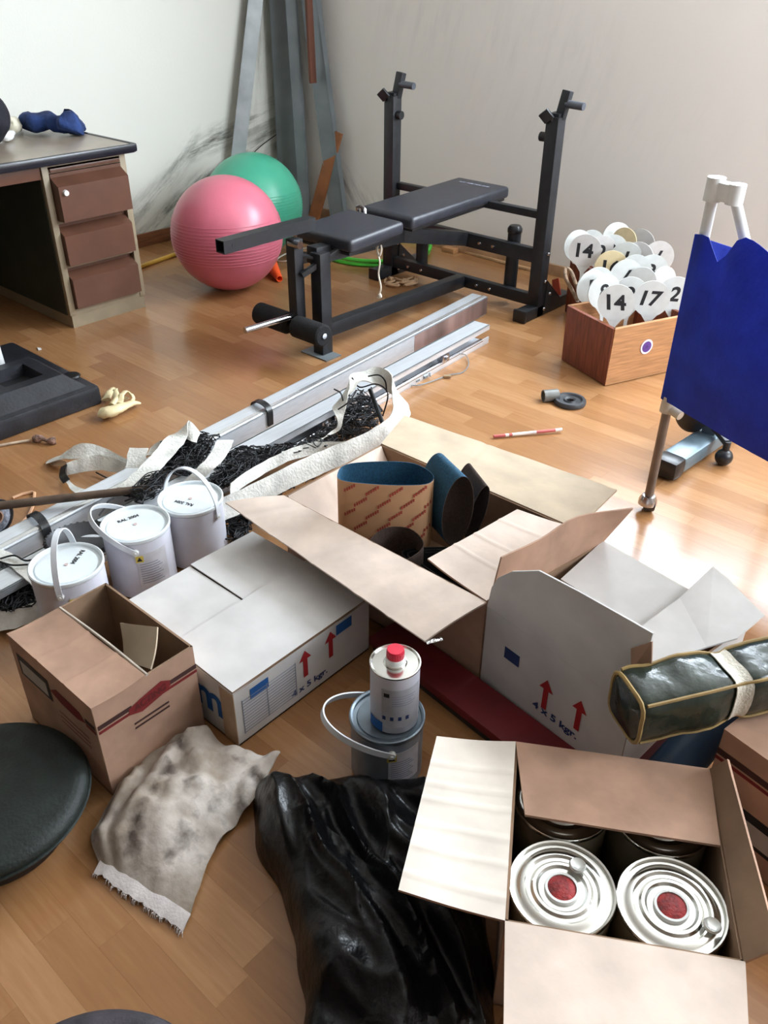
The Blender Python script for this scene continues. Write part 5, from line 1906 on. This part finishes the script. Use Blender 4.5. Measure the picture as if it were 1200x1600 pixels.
    mesh = b.build('net_mesh', M_net, t, smooth=40)
    mesh['ob']['kind'] = 'stuff'
    # a few loose single cords that stand out
    b = MB()
    for pix in ([(150, 738, .01), (170, 748, .01), (195, 755, .03), (215, 768, .06)], [(195, 783, .1), (225, 770, .12), (250, 745, .13), (265, 735, .14)], [(0, 873, .1), (22, 868, .1), (40, 876, .1), (60, 872, .1)], [(0, 878, .095), (20, 883, .1), (45, 882, .1)],
                [(550, 590, .255), (562, 605, .22), (585, 600, .25), (600, 606, .24), (606, 620, .22), (598, 650, .15)], [(575, 588, .26), (592, 586, .265), (602, 596, .25), (604, 612, .22)], [(528, 640, .2), (545, 628, .22), (556, 612, .24)], [(522, 608, .23), (532, 614, .225), (536, 626, .21)],
                [(580, 605, .18), (590, 640, .13), (602, 668, .1)], [(155, 805, .1), (163, 795, .1), (168, 785, .11), (178, 778, .11)]):
        b = MB(); b.tube([P(*q) for q in pix], 0.0026, 6, smooth=6); b.build('loose_cord', M_net, t)
    b = MB(); b.tube([P(578, 608, .2), P(590, 640, .15), P(600, 668, .12)], 0.008, 8, smooth=5); b.build('black_strap', M_net, t)


net()

# ------------------------------------------------------------------ clutter on the left floor
b = MB(); b.cyl(P(-60, 797, .105), P(235, 763, .115), 0.013, 0.012, 14)
for k in range(len(b.v)):
    pass
tag(b.build('wooden_stick', mat('weathered_stick', (96, 78, 64), 0.7, 0, 0.2, 12)), 'round weathered wooden stick lying across the posts at left', 'stick')
b = MB()
pts = [P(20, 778, .004), P(35, 772, .004), P(50, 769, .004), P(54, 770, .004), P(52, 790, .004), P(45, 806, .004), P(30, 822, .004), P(18, 834, .004)]
b.tube(pts, 0.005, 6)
tag(b.build('bent_wire', mat('copper_strip', (206, 160, 124), 0.5)), 'thin bent copper-coloured strip under the wooden stick', 'wire')


def roll_left():
    c = P(-14, 805, 0.055)
    ax = (RH * .85 + DH * -.5).normalized()
    t = thing('film_roll', 'roll of clear plastic film at the left picture edge', 'roll', (c.x, c.y, 0))
    x, y, z = basis(ax)
    M = Matrix(((x.x, y.x, z.x, 0), (x.y, y.y, z.y, 0), (x.z, y.z, z.z, 0), (0, 0, 0, 1)))
    b = MB(); b.lathe([(0.022, -.05), (0.052, -.05), (0.055, -.045), (0.055, .02), (0.052, .025), (0.022, .025), (0.022, -.05)], c, 34, M)
    b.build('film', mat('clear_film', (150, 158, 172), 0.12, 0.2, 0.25, 30, 0.7, 60), t)
    b = MB(); b.lathe([(0.0545, .02), (0.057, .021), (0.057, .027), (0.0545, .028), (0.048, .027), (0.048, .021), (0.0545, .02)], c, 34, M); b.build('dark_rim', M_black_plastic, t)
    b = MB(); b.lathe([(0.018, -.052), (0.022, -.052), (0.022, .027), (0.018, .027), (0.018, -.052)], c, 24, M); b.build('core', M_kraft, t)


roll_left()


def basin():
    # dark grey metal bowl with a fluted edge behind the paint cans
    c = P(133, 846, 0.105)
    tilt = Matrix.Rotation(math.radians(-9), 4, RH)
    t = thing('metal_bowl', 'dark grey metal bowl with fluted rim behind the white paint cans', 'bowl', (c.x, c.y, 0.09))
    r = 0.098
    b = MB(); b.lathe([(0, -.012), (r * .62, -.012), (r * .7, -.008), (r * .97, .012), (r, .016), (r * 1.02, .014), (r * .72, -.014), (0, -.018)], c, 48, tilt); b.build('bowl_shell', mat('dark_bowl_metal', (66, 67, 70), 0.4, 0.3, 0.1), t)
    b = MB()
    for k in range(36):
        a = 2 * math.pi * k / 36
        p = tilt @ V((r * 1.0 * math.cos(a), r * 1.0 * math.sin(a), .014)); q = tilt @ V((r * 1.07 * math.cos(a), r * 1.07 * math.sin(a), .004))
        b.cyl(c + p, c + q, .0055, .0045, 8)
    b.build('fluted_rim', mat('dark_bowl_metal', (66, 67, 70), 0.4, 0.3, 0.1), t)


basin()


def stand_base():
    x0, x1, y0, y1 = -3.42, -2.762, 0.86, 1.502
    t = thing('plastic_stand_base', 'black plastic stand base with a square socket, cut by the left picture edge', 'stand base', ((x0 + x1) / 2, (y0 + y1) / 2, 0))
    m = mat('matt_black_plastic', (38, 40, 46), 0.42, 0, 0.14, 14, 0.15, 90)
    b = MB(); b.mm((x0, y0, 0.0), (x1, y1, 0.075), 0.014); b.build('slab', m, t, smooth=50)
    # raised pyramid with a square well
    hc = P(22, 586, 0.125)
    a, hw = 0.23, 0.076
    b = MB()
    cx, cy = hc.x, hc.y
    def sq(r_, z): return [V((cx + sx * r_, cy + sy * r_, z)) for sx, sy in ((-1, -1), (1, -1), (1, 1), (-1, 1))]
    rings = [sq(0.185, 0.074), sq(0.125, 0.125), sq(hw, 0.125), sq(hw - .004, 0.079)]
    vs_ = [p for r_ in rings for p in r_]
    fs_ = [[i * 4 + k, i * 4 + (k + 1) % 4, (i + 1) * 4 + (k + 1) % 4, (i + 1) * 4 + k] for i in range(3) for k in range(4)] + [[12, 13, 14, 15]]
    b.add(vs_, fs_, [0] * 8 + [0] * 4 + [1])
    b.build('socket', [m, M_ink], t, smooth=0)  # well floor blackened: the shade down the socket is put into its colour
    b = MB(); q = P(112, 588, 0.076); b.lathe([(0, 0.0), (0.03, 0.0), (0.034, 0.004), (0.03, 0.009), (0, 0.010)], V((q.x, q.y, .074)), 22); b.build('filler_cap', M_black_plastic, t)
    p = P(-8, 556, 0.12)
    b = MB(); b.cyl((p.x, p.y, 0.07), (p.x - .02, p.y, 0.31), 0.03, 0.03, 22); tag(b.build('white_pole', M_white_plastic), 'white pole standing on the black stand base', 'pole')


stand_base()


def glove():
    t = thing('rubber_glove', 'crumpled cream rubber glove on the floor beside the black stand base', 'glove', P(186, 632))
    m = mat('cream_latex', (232, 216, 172), 0.5, 0, 0.06, 14, 0.3, 50)
    def part(pix, rad, name):
        b = MB(); pts = [P(x, y, z) for x, y, z in pix]
        pp = catmull(pts, 6); N = len(pp)
        rr = catmull([(q, 0, 0) for q in rad], 6)
        b.tube(pp, lambda s: max(.003, rr[min(N - 1, int(round(s * (N - 1))))].x), 10, flat=0.5)
        for k, v in enumerate(b.v):
            b.v[k] = v + V((noise.noise(v * 45), noise.noise(v * 45 + V((3, 3, 3))), noise.noise(v * 45 + V((7, 7, 7))))) * .006
            b.v[k].z = max(.003, b.v[k].z)
        b.build(name, m, t, smooth=70)
    part([(158, 645, .02), (172, 643, .028), (190, 636, .03), (206, 630, .025), (219, 630, .012)], [.03, .036, .03, .022, .008], 'cuff')
    part([(166, 625, .015), (172, 612, .02), (180, 606, .025)], [.016, .014, .01], 'finger')
    part([(175, 632, .03), (182, 620, .04), (180, 608, .045)], [.014, .013, .01], 'finger')
    part([(186, 630, .03), (190, 618, .045), (198, 612, .045), (207, 618, .035), (206, 628, .02)], [.012, .011, .01, .01, .009], 'finger')
    part([(178, 628, .015), (190, 622, .02), (200, 624, .018)], [.014, .013, .009], 'finger')


glove()
b = MB(); b.tube([P(-30, 702, .006), P(10, 694, .006), P(45, 688, .007), P(52, 686, .012)], 0.0045, 8, smooth=5)
rp_ = tag(b.build('rope_piece', mat('pale_rope', (206, 184, 160), 0.9, 0, 0.1, 40, 0.4, 150)), 'short pale rope with a frayed end below the black stand base', 'rope')
b = MB(); b.tube([P(52, 686, .012), P(64, 685, .015), P(76, 689, .013), P(87, 688, .012)], lambda s: .011 + .004 * math.sin(s * 9), 9, smooth=5); b.build('frayed_end', mat('worn_rope_end', (150, 118, 104), 0.9, 0, 0.2, 60, 0.6, 150), rp_)
b = MB(); b.slab([P(58, 543, .003), P(64, 544, .003), P(65, 546, .003), P(60, 547, .003)], .003)
tag(b.build('paper_scrap', mat('white_paper', (240, 240, 238), 0.8)), 'tiny white paper scrap on the floor below the desk', 'scrap')

# ------------------------------------------------------------------ washer, pipe piece, marker pencil on the right floor
c = P(890, 630, 0)
b = MB(); b.lathe([(0.014, 0.004), (0.014, 0.014), (0.022, 0.018), (0.026, 0.012), (0.042, 0.012), (0.048, 0.02), (0.058, 0.02), (0.062, 0.015), (0.062, 0.003), (0.058, 0), (0.018, 0), (0.014, 0.004)], c, 40)
tag(b.build('weight_disc', mat('grey_black_rubber', (56, 58, 62), 0.5, 0, 0.1)), 'small dark weight disc with a centre hole on the floor', 'disc')
c = P(860, 618, 0.022)
b = MB(); x, y, z = basis(RH * .97 + DH * .2); M = Matrix(((x.x, y.x, z.x, 0), (x.y, y.y, z.y, 0), (x.z, y.z, z.z, 0), (0, 0, 0, 1)))
b.lathe([(0.019, -.03), (0.024, -.03), (0.024, .03), (0.019, .03), (0.019, -.03)], c, 26, M)
tag(b.build('pipe_piece', mat('grey_pipe', (116, 116, 112), 0.45, 0.2, 0.1)), 'short grey pipe piece beside the dark weight disc', 'pipe')


def pencil():
    a, e = P(771, 682, .008), P(878, 671, .012)
    t = thing('marking_stick', 'thin red and white marking stick on the floor behind the tan carton', 'stick', (a + e) / 2 - V((0, 0, .01)))
    cols = [('red', 0, .17), ('white', .17, .22), ('red', .22, .27), ('white', .27, .62), ('red', .62, .9), ('white', .9, 1)]
    mr_, mw = mat('faded_red_paint', (196, 92, 88), 0.5), mat('off_white_paint', (240, 232, 226), 0.5)
    for k, u, w in cols:
        b = MB(); b.cyl(a.lerp(e, u), a.lerp(e, w), 0.006, 0.006, 8); b.build('red_band' if k == 'red' else 'white_band', mr_ if k == 'red' else mw, t)


pencil()


# ------------------------------------------------------------------ wooden crates with numbered paddles
def crate(name, L, c, depth, h, label, m_left, m_front, sticker=False, tape=False):
    L, c = V(L), V(c)
    d = (c - L).normalized()
    n = V((-d.y, d.x, 0))
    far_c, far_L = c + n * depth, L + n * depth
    w = thing(name, label, 'crate', (L + far_c) / 2, 0, 'wooden crates of paddles')
    th = 0.016
    def board(p, q, out, m, nm):
        b = MB()
        d_ = (q - p).normalized()
        i = out * -th
        # crate sides flare out slightly towards the top
        fl = out * 0.006
        vs_ = [p, q, q + i, p + i] 
        vs_ = [v + V((0, 0, .004)) for v in vs_] + [v + fl + V((0, 0, h)) for v in vs_]
        b.add(vs_, [[0, 1, 5, 4], [1, 2, 6, 5], [2, 3, 7, 6], [3, 0, 4, 7], [4, 5, 6, 7], [3, 2, 1, 0]])
        return b.build(nm, m, w, smooth=0)
    board(L, c, -n, m_left, 'side_board')
    fb = board(c, far_c, d, m_front, 'side_board')
    board(far_c, far_L, n, m_left, 'side_board')
    board(far_L, L, -d, m_front, 'side_board')
    b = MB(); b.slab([v + V((0, 0, .008)) for v in (L, c, far_c, far_L)], .008); b.build('bottom_board', m_front, w, smooth=0)
    return w, fb, d, n, L, c


w1, fb1, d1, n1, L1, C1 = crate('paddle_crate', (-1.679, 3.071, 0), (-1.406, 2.96, 0), 0.37, 0.245, 'wooden crate with a round purple sticker, holding white number paddles', M_red_wood, M_oak)
# round sticker on its right face
sp = PV(1009, 541, C1, C1 + n1)
o_ = d1 * 0.0055
x, y, z = basis(d1)
Mst = Matrix(((x.x, y.x, z.x, 0), (x.y, y.y, z.y, 0), (x.z, y.z, z.z, 0), (0, 0, 0, 1)))
b = MB(); b.lathe([(0, 0), (.031, 0), (.031, .0006), (0, .0008)], sp + o_, 30, Mst); st_ = b.build('sticker', mat('sticker_white', (222, 214, 222), 0.5), fb1)
b = MB(); b.lathe([(0, .0008), (.023, .0008), (.023, .0013), (0, .0014)], sp + o_, 30, Mst); b.build('emblem_disc', mat('sticker_purple', (84, 54, 128), 0.5), fb1)
b = MB()
for k in range(5):
    a = k * 2 * math.pi / 5
    q = sp + o_ + d1 * .0016
    b.slab([q, q + n1 * .012 * math.cos(a) + V((0, 0, .012 * math.sin(a))), q + n1 * .005 * math.cos(a + .6) + V((0, 0, .005 * math.sin(a + .6)))], .0003)
b.build('emblem_mark', mat('sticker_dark', (52, 34, 92), 0.5), fb1, smooth=0)
# rope grip standing at its left corner
q = V((L1.x, L1.y, .235))
b = MB(); b.tube([P(902, 470, .23), P(893, 452, .27), P(884, 434, .31), P(884, 420, .335), P(892, 424, .33), P(899, 442, .3), P(905, 458, .26), P(907, 468, .235)], 0.008, 8, smooth=5)
b.build('rope_grip', mat('brown_rope', (142, 118, 96), 0.9, 0, 0.15, 50, 0.5, 150), w1)
L2, C2 = V((-1.985, 3.60, 0)), V((-1.74, 3.48, 0))
w2, fb2, d2, n2, _, _ = crate('paddle_crate', L2, C2, 0.36, 0.26, 'reddish wooden crate behind the stickered one, holding number paddles', M_red_wood, M_red_wood)
qa = PV(868, 455, L2, C2)
b = MB(); b.slab([PV(866, 437, L2, C2), PV(876, 434, L2, C2), PV(880, 460, L2, C2), PV(868, 465, L2, C2)], .003)
for k in range(len(b.v)):
    b.v[k] = b.v[k] - n2 * .012
b.build('red_tape', mat('bright_red_tape', (206, 70, 52), 0.5), w2, smooth=0)

# paddle: disc with a stick below; built once, copied for each
M_pad_white = mat('paddle_white', (210, 214, 212), 0.45, 0, 0.04, 14)
M_pad_cream = mat('paddle_cream', (226, 208, 166), 0.5, 0, 0.05, 14)
M_pad_grey = mat('paddle_grey', (198, 196, 194), 0.5, 0, 0.04, 14)
PR = 0.072


def disc_mesh():
    b = MB()
    n = 40
    pts = []
    for k in range(n):
        a = 2 * math.pi * k / n
        pts.append(V((PR * math.cos(a), 0, PR * math.sin(a))))
    b.slab(pts, 0.005)
    o = b.build('face_disc', M_pad_white, None, smooth=30, base=(0, 0, 0))['ob']
    b = MB(); b.slab([V((-.034, .0005, -PR * .85)), V((.034, .0005, -PR * .85)), V((.010, .0005, -PR - .022)), V((.007, .0005, -PR - .04)), V((.007, .0005, -.23)), V((-.007, .0005, -.23)), V((-.007, .0005, -PR - .04)), V((-.010, .0005, -PR - .022))], .0044)
    s = b.build('stick', M_pad_white, None, smooth=0, base=(0, 0, 0))['ob']
    return o, s


DISC, STICK = disc_mesh()
disc_used = [False]
DISC_CREAM, DISC_GREY = DISC.data.copy(), DISC.data.copy()
DISC_CREAM.materials[0], DISC_GREY.materials[0] = M_pad_cream, M_pad_grey


def paddle(px, py, z, num, label, yaw=0.0, lean=0.1, roll=0.0, tone='w', sc=1.0, slant=0.0):
    p = P(px, py, z)
    look = math.atan2(p.y, p.x) - math.pi / 2 + yaw
    M = Matrix.Translation(p) @ Matrix.Rotation(look, 4, 'Z') @ Matrix.Rotation(-lean, 4, 'X') @ Matrix.Rotation(roll, 4, 'Y')
    o = bpy.data.objects.new('number_paddle', None)
    o.empty_display_size = 0.03
    col.objects.link(o)
    o.matrix_world = M
    tag(o, label, 'paddle', 'white number paddles in the crates')
    for src in (DISC, STICK):
        if not disc_used[0] and src is DISC:
            c = src
        elif not disc_used[0]:
            c = src
            disc_used[0] = True
        else:
            c = src.copy()
            col.objects.link(c)
        c.parent = o
        if src is DISC:
            c.scale = (sc, 1, sc)
            if tone != 'w' and c is not src:
                c.data = DISC_CREAM if tone == 'c' else DISC_GREY
    if num:
        text_part('numeral', num, Ref(o, M), M_ink, M @ V((0, -.0031, 0.002)), M.to_3x3() @ V((1, 0, 0)), M.to_3x3() @ V((slant, 0, 1)), 0.075 if len(num) > 1 else None, 0.062)
    return o


# back crate
paddle(903, 384, .325, '', 'blank white paddle leftmost at the back crate behind the upper 14', yaw=.5, lean=.15)
paddle(924, 380, .32, '', 'small blank white paddle just behind the upper 14', yaw=.2, sc=.85)
paddle(940, 394, .335, '2', 'white paddle with a half-hidden 2 right of the upper 14', yaw=.3, tone='g')
paddle(914, 392, .352, '14', 'greyish paddle numbered 14 in the back crate', yaw=-.05, tone='g', sc=1.0)
paddle(964, 372, .34, '', 'blank off-white paddle topmost of all at the back', yaw=.4, lean=.3)
paddle(975, 378, .345, '', 'cream stained paddle beside the topmost one', yaw=-.5, tone='c', sc=.9)
paddle(999, 384, .335, '', 'blank grey paddle at the right of the topmost ones', yaw=-.4, tone='g', sc=1.05)
paddle(956, 392, .34, '2', 'paddle with the top of a 2 showing behind the cream 16', yaw=.1)
paddle(978, 404, .33, '1', 'paddle with a half-hidden 1 above the cream 16', yaw=-.1, slant=.2)
paddle(996, 404, .335, '', 'blank grey paddle overlapping the half-hidden 1', yaw=-.3, tone='g')
paddle(1028, 402, .32, '1', 'grey paddle numbered 1 standing alone at the far right', yaw=.3, tone='g', slant=.45)
# front crate, rear rows
paddle(955, 418, .30, '16', 'cream yellowed paddle numbered 16', yaw=.05, tone='c', sc=1.02)
paddle(992, 424, .30, '', 'blank white paddle behind the slanted stroke', yaw=.2)
paddle(978, 432, .305, '1', 'white paddle with a slanted 1 between 16 and 17', yaw=.3, slant=.6)
paddle(1018, 424, .30, '3', 'white paddle with the top of a 3 above the 17', yaw=.2)
paddle(1003, 440, .295, '', 'small blank white paddle directly behind the 17', yaw=-.1, sc=.85)
paddle(1036, 440, .29, '', 'narrow blank white paddle between 17 and 2', yaw=.7, sc=.9)
paddle(934, 444, .29, '', 'blank white paddle just behind the 5', yaw=.3)
# front crate, near rows
paddle(925, 449, .300, '5', 'white paddle numbered 5 at the left of the front crate', yaw=.55)
paddle(944, 456, .302, '8', 'white paddle with an 8 peeking out left of the lower 14', yaw=.5)
paddle(984, 460, .29, '8', 'white paddle with an 8 between the lower 14 and the 17', yaw=.15)
paddle(963, 473, .315, '14', 'white paddle numbered 14 at the front corner of the front crate', yaw=.12, slant=-.15)
paddle(1018, 467, .312, '17', 'white paddle numbered 17 in the front crate', yaw=.15, slant=.2)
paddle(1055, 460, .305, '2', 'white paddle numbered 2 beside the blue cart', yaw=.2, slant=.2)


# ------------------------------------------------------------------ blue fabric cart
def cart():
    base = P(1009, 797, 0)
    e = P(1200, 712, .365)
    pole = V((base.x, base.y, 0))
    D = (V((e.x, e.y, 0)) - pole).normalized()
    N = V((-D.y, D.x, 0))
    Wd = 0.62
    t = thing('laundry_cart', 'blue fabric cart on casters with white tubular frame at the right', 'cart', pole + D * .3 + N * .15)
    m = mat('royal_blue_fabric', (36, 62, 165), 0.8, 0, 0.1, 14, 0.25, 60)
    nt = m.node_tree       # thin cloth lets some window light through
    tr = nt.nodes.new('ShaderNodeBsdfTranslucent')
    tr.inputs[0].default_value = lin((40, 74, 200))
    mxs = nt.nodes.new('ShaderNodeMixShader')
    mxs.inputs[0].default_value = 0.28
    nt.links.new(nt.nodes['Principled BSDF'].outputs[0], mxs.inputs[1])
    nt.links.new(tr.outputs[0], mxs.inputs[2])
    nt.links.new(mxs.outputs[0], nt.nodes['Material Output'].inputs[0])
    m_steel = mat('brown_grey_steel', (122, 112, 104), 0.35, 0.5, 0.08)
    u = V((0, 0, 1))
    R = 0.0135
    fz = lambda px, py: PV(px, py, pole - N * .02, pole - N * .02 + D)
    zt_ = 0.985
    for s, p in ((0, pole), (1, pole + D * Wd)):
        b = MB(); b.cyl(p + u * .055, p + u * .37, R, R, 16); b.build('leg', m_steel, t)
        b = MB(); b.cyl(p + u * .37, p + u * zt_, R * 1.05, R * 1.05, 16); b.build('upright_tube', M_white_plastic, t)
        b = MB(); b.cyl(p + u * .345, p + u * .395, R * 1.6, R * 1.5, 16); b.cyl(p + u * .36, p + u * .352 + D * .05 * (1 - 2 * s), R * 1.1, R, 12); b.build('joint_collar', mat('ivory_plastic', (196, 184, 166), 0.5), t)
        b = MB()
        q = p + u * .026 + RH * .006
        b.cyl(q - RH * .012, q + RH * .012, .026, .026, 22); cs = b.build('caster_wheel', M_black_plastic, t)
        b = MB(); b.lathe([(0, .03), (.02, .026), (.028, .01), (.029, -.004)], p + u * .03, 18); b.cyl(p + u * .05, p + u * .075, .012, .012, 10); b.build('caster_hood', M_chrome, t)
    # white top joint and the second tube slanting down behind the fabric
    tp = pole + u * zt_
    tp2 = tp + D * .055 + N * .015
    b = MB(); b.cyl(tp - u * .045, tp + u * .012, R * 1.7, R * 1.7, 18); b.cyl(tp2 - u * .045, tp2 + u * .004, R * 1.6, R * 1.6, 18); b.beam(tp - u * .018, tp2 - u * .02, .036, .044); b.build('top_joint', M_white_plastic, t)
    far_ = pole + D * .36 + N * .38
    b = MB(); b.cyl(tp2 - u * .03, tp2 + D * .105 + N * .03 - u * .24, R, R, 16); b.build('slanting_tube', M_white_plastic, t)
    # rear tubes
    b = MB()
    for p in (pole + N * .4 + D * .17, pole + N * .4 + D * Wd):
        b.cyl(p + u * .03, p + u * .93, R, R, 12)
    b.build('rear_tube', mat('blue_grey_tube', (70, 76, 130), 0.4), t)
    # fabric: near panel hung on the poles, sides and far panel
    def panel(p0, p1, ztop, zbot, bulge, name, out):
        NU, NV = 30, 24
        g = []
        for j in range(NV + 1):
            v = j / NV
            row = []
            for i in range(NU + 1):
                uu = i / NU
                base_ = p0.lerp(p1, uu)
                zz = zbot(uu) * (1 - v) + ztop(uu) * v
                k = bulge * math.sin(math.pi * uu) * math.sin(math.pi * min(1, v * 1.0)) + .008 * noise.noise(V((uu * 5, v * 3, 2))) * (1 if 0.05 < uu < .95 else 0)
                row.append(V((base_.x, base_.y, zz)) + out * k)
            g.append(row)
        b = MB(); b.sheet(g, .0025); return b.build(name, m, t, smooth=70)
    def interp(tab):
        def f(x):
            for (a, za), (c, zc) in zip(tab[:-1], tab[1:]):
                if x <= c:
                    return za + (zc - za) * (x - a) / (c - a)
            return tab[-1][1]
        return f
    ztop = interp([(0, .855), (.06, .862), (.1, .83), (.14, .80), (.17, .83), (.2, .87), (.24, .885), (.32, .87), (.45, .83), (.7, .85), (1, .88)])
    zbot = interp([(0, .385), (.5, .36), (1, .36)])
    off = -N * .018
    panel(pole - D * .016 + off, pole + D * (Wd + .016) + off, ztop, zbot, .035, 'fabric_panel', -N)
    panel(pole + N * .4 + D * .12, pole + N * .4 + D * (Wd), interp([(0, .83), (.3, .87), (1, .9)]), interp([(0, .42), (1, .42)]), .03, 'fabric_panel', N)
    # flap hanging between pole and slanting tube
    panel(pole - D * .01 - N * .012, pole + N * .4 + D * .12, interp([(0, .85), (.5, .78), (1, .83)]), interp([(0, .40), (1, .42)]), .02, 'fabric_panel', -D)
    return pole, D, N


cart()


def machine_foot():
    a, e = P(1052, 722, .04), P(1175, 640, .04)
    t = thing('machine_foot', 'grey steel machine foot bar with black end cap behind the blue cart', 'machine foot', (a + e) / 2 - V((0, 0, .04)))
    m = mat('slate_steel', (104, 122, 132), 0.35, 0.3, 0.08)
    d = (e - a).normalized()
    b = MB(); b.beam(a, e, .085, .055, (0, 0, 1), .012); b.build('foot_bar', m, t)
    b = MB(); b.beam(a - d * .07, a + d * .004, .095, .07, (0, 0, 1), .02); b.build('end_cap', M_black_plastic, t)
    b = MB(); mid = a.lerp(e, .42); b.beam(mid + V((0, 0, .02)), mid + d * .05 + V((0, 0, .5)), .05, .05, (0, 1, 0), .008); b.build('post', m, t)
    wh = P(1078, 652, .12)
    b = MB(); x, y, z = basis(d); M = Matrix(((x.x, y.x, z.x, 0), (x.y, y.y, z.y, 0), (x.z, y.z, z.z, 0), (0, 0, 0, 1)))
    b.lathe([(0, -.03), (.04, -.03), (.056, -.02), (.056, .02), (.04, .03), (0, .03)], wh + d * .02, 26, M); b.build('roller', M_black_plastic, t)
    c = P(1131, 714, .03)
    b = MB(); n = 12
    b.lathe([(.03 * math.sin(math.pi * k / n), .03 - .03 * math.cos(math.pi * k / n)) for k in range(n + 1)], V((c.x, c.y, 0)), 22); b.build('caster_ball', M_black_plastic, t)
    b = MB(); b.cyl((c.x, c.y, .05), (c.x, c.y, .09), .012, n=10); b.beam((c.x, c.y, .085), mid + V((0, 0, .06)), .025, .02); b.build('caster_stem', M_black_metal, t)


machine_foot()
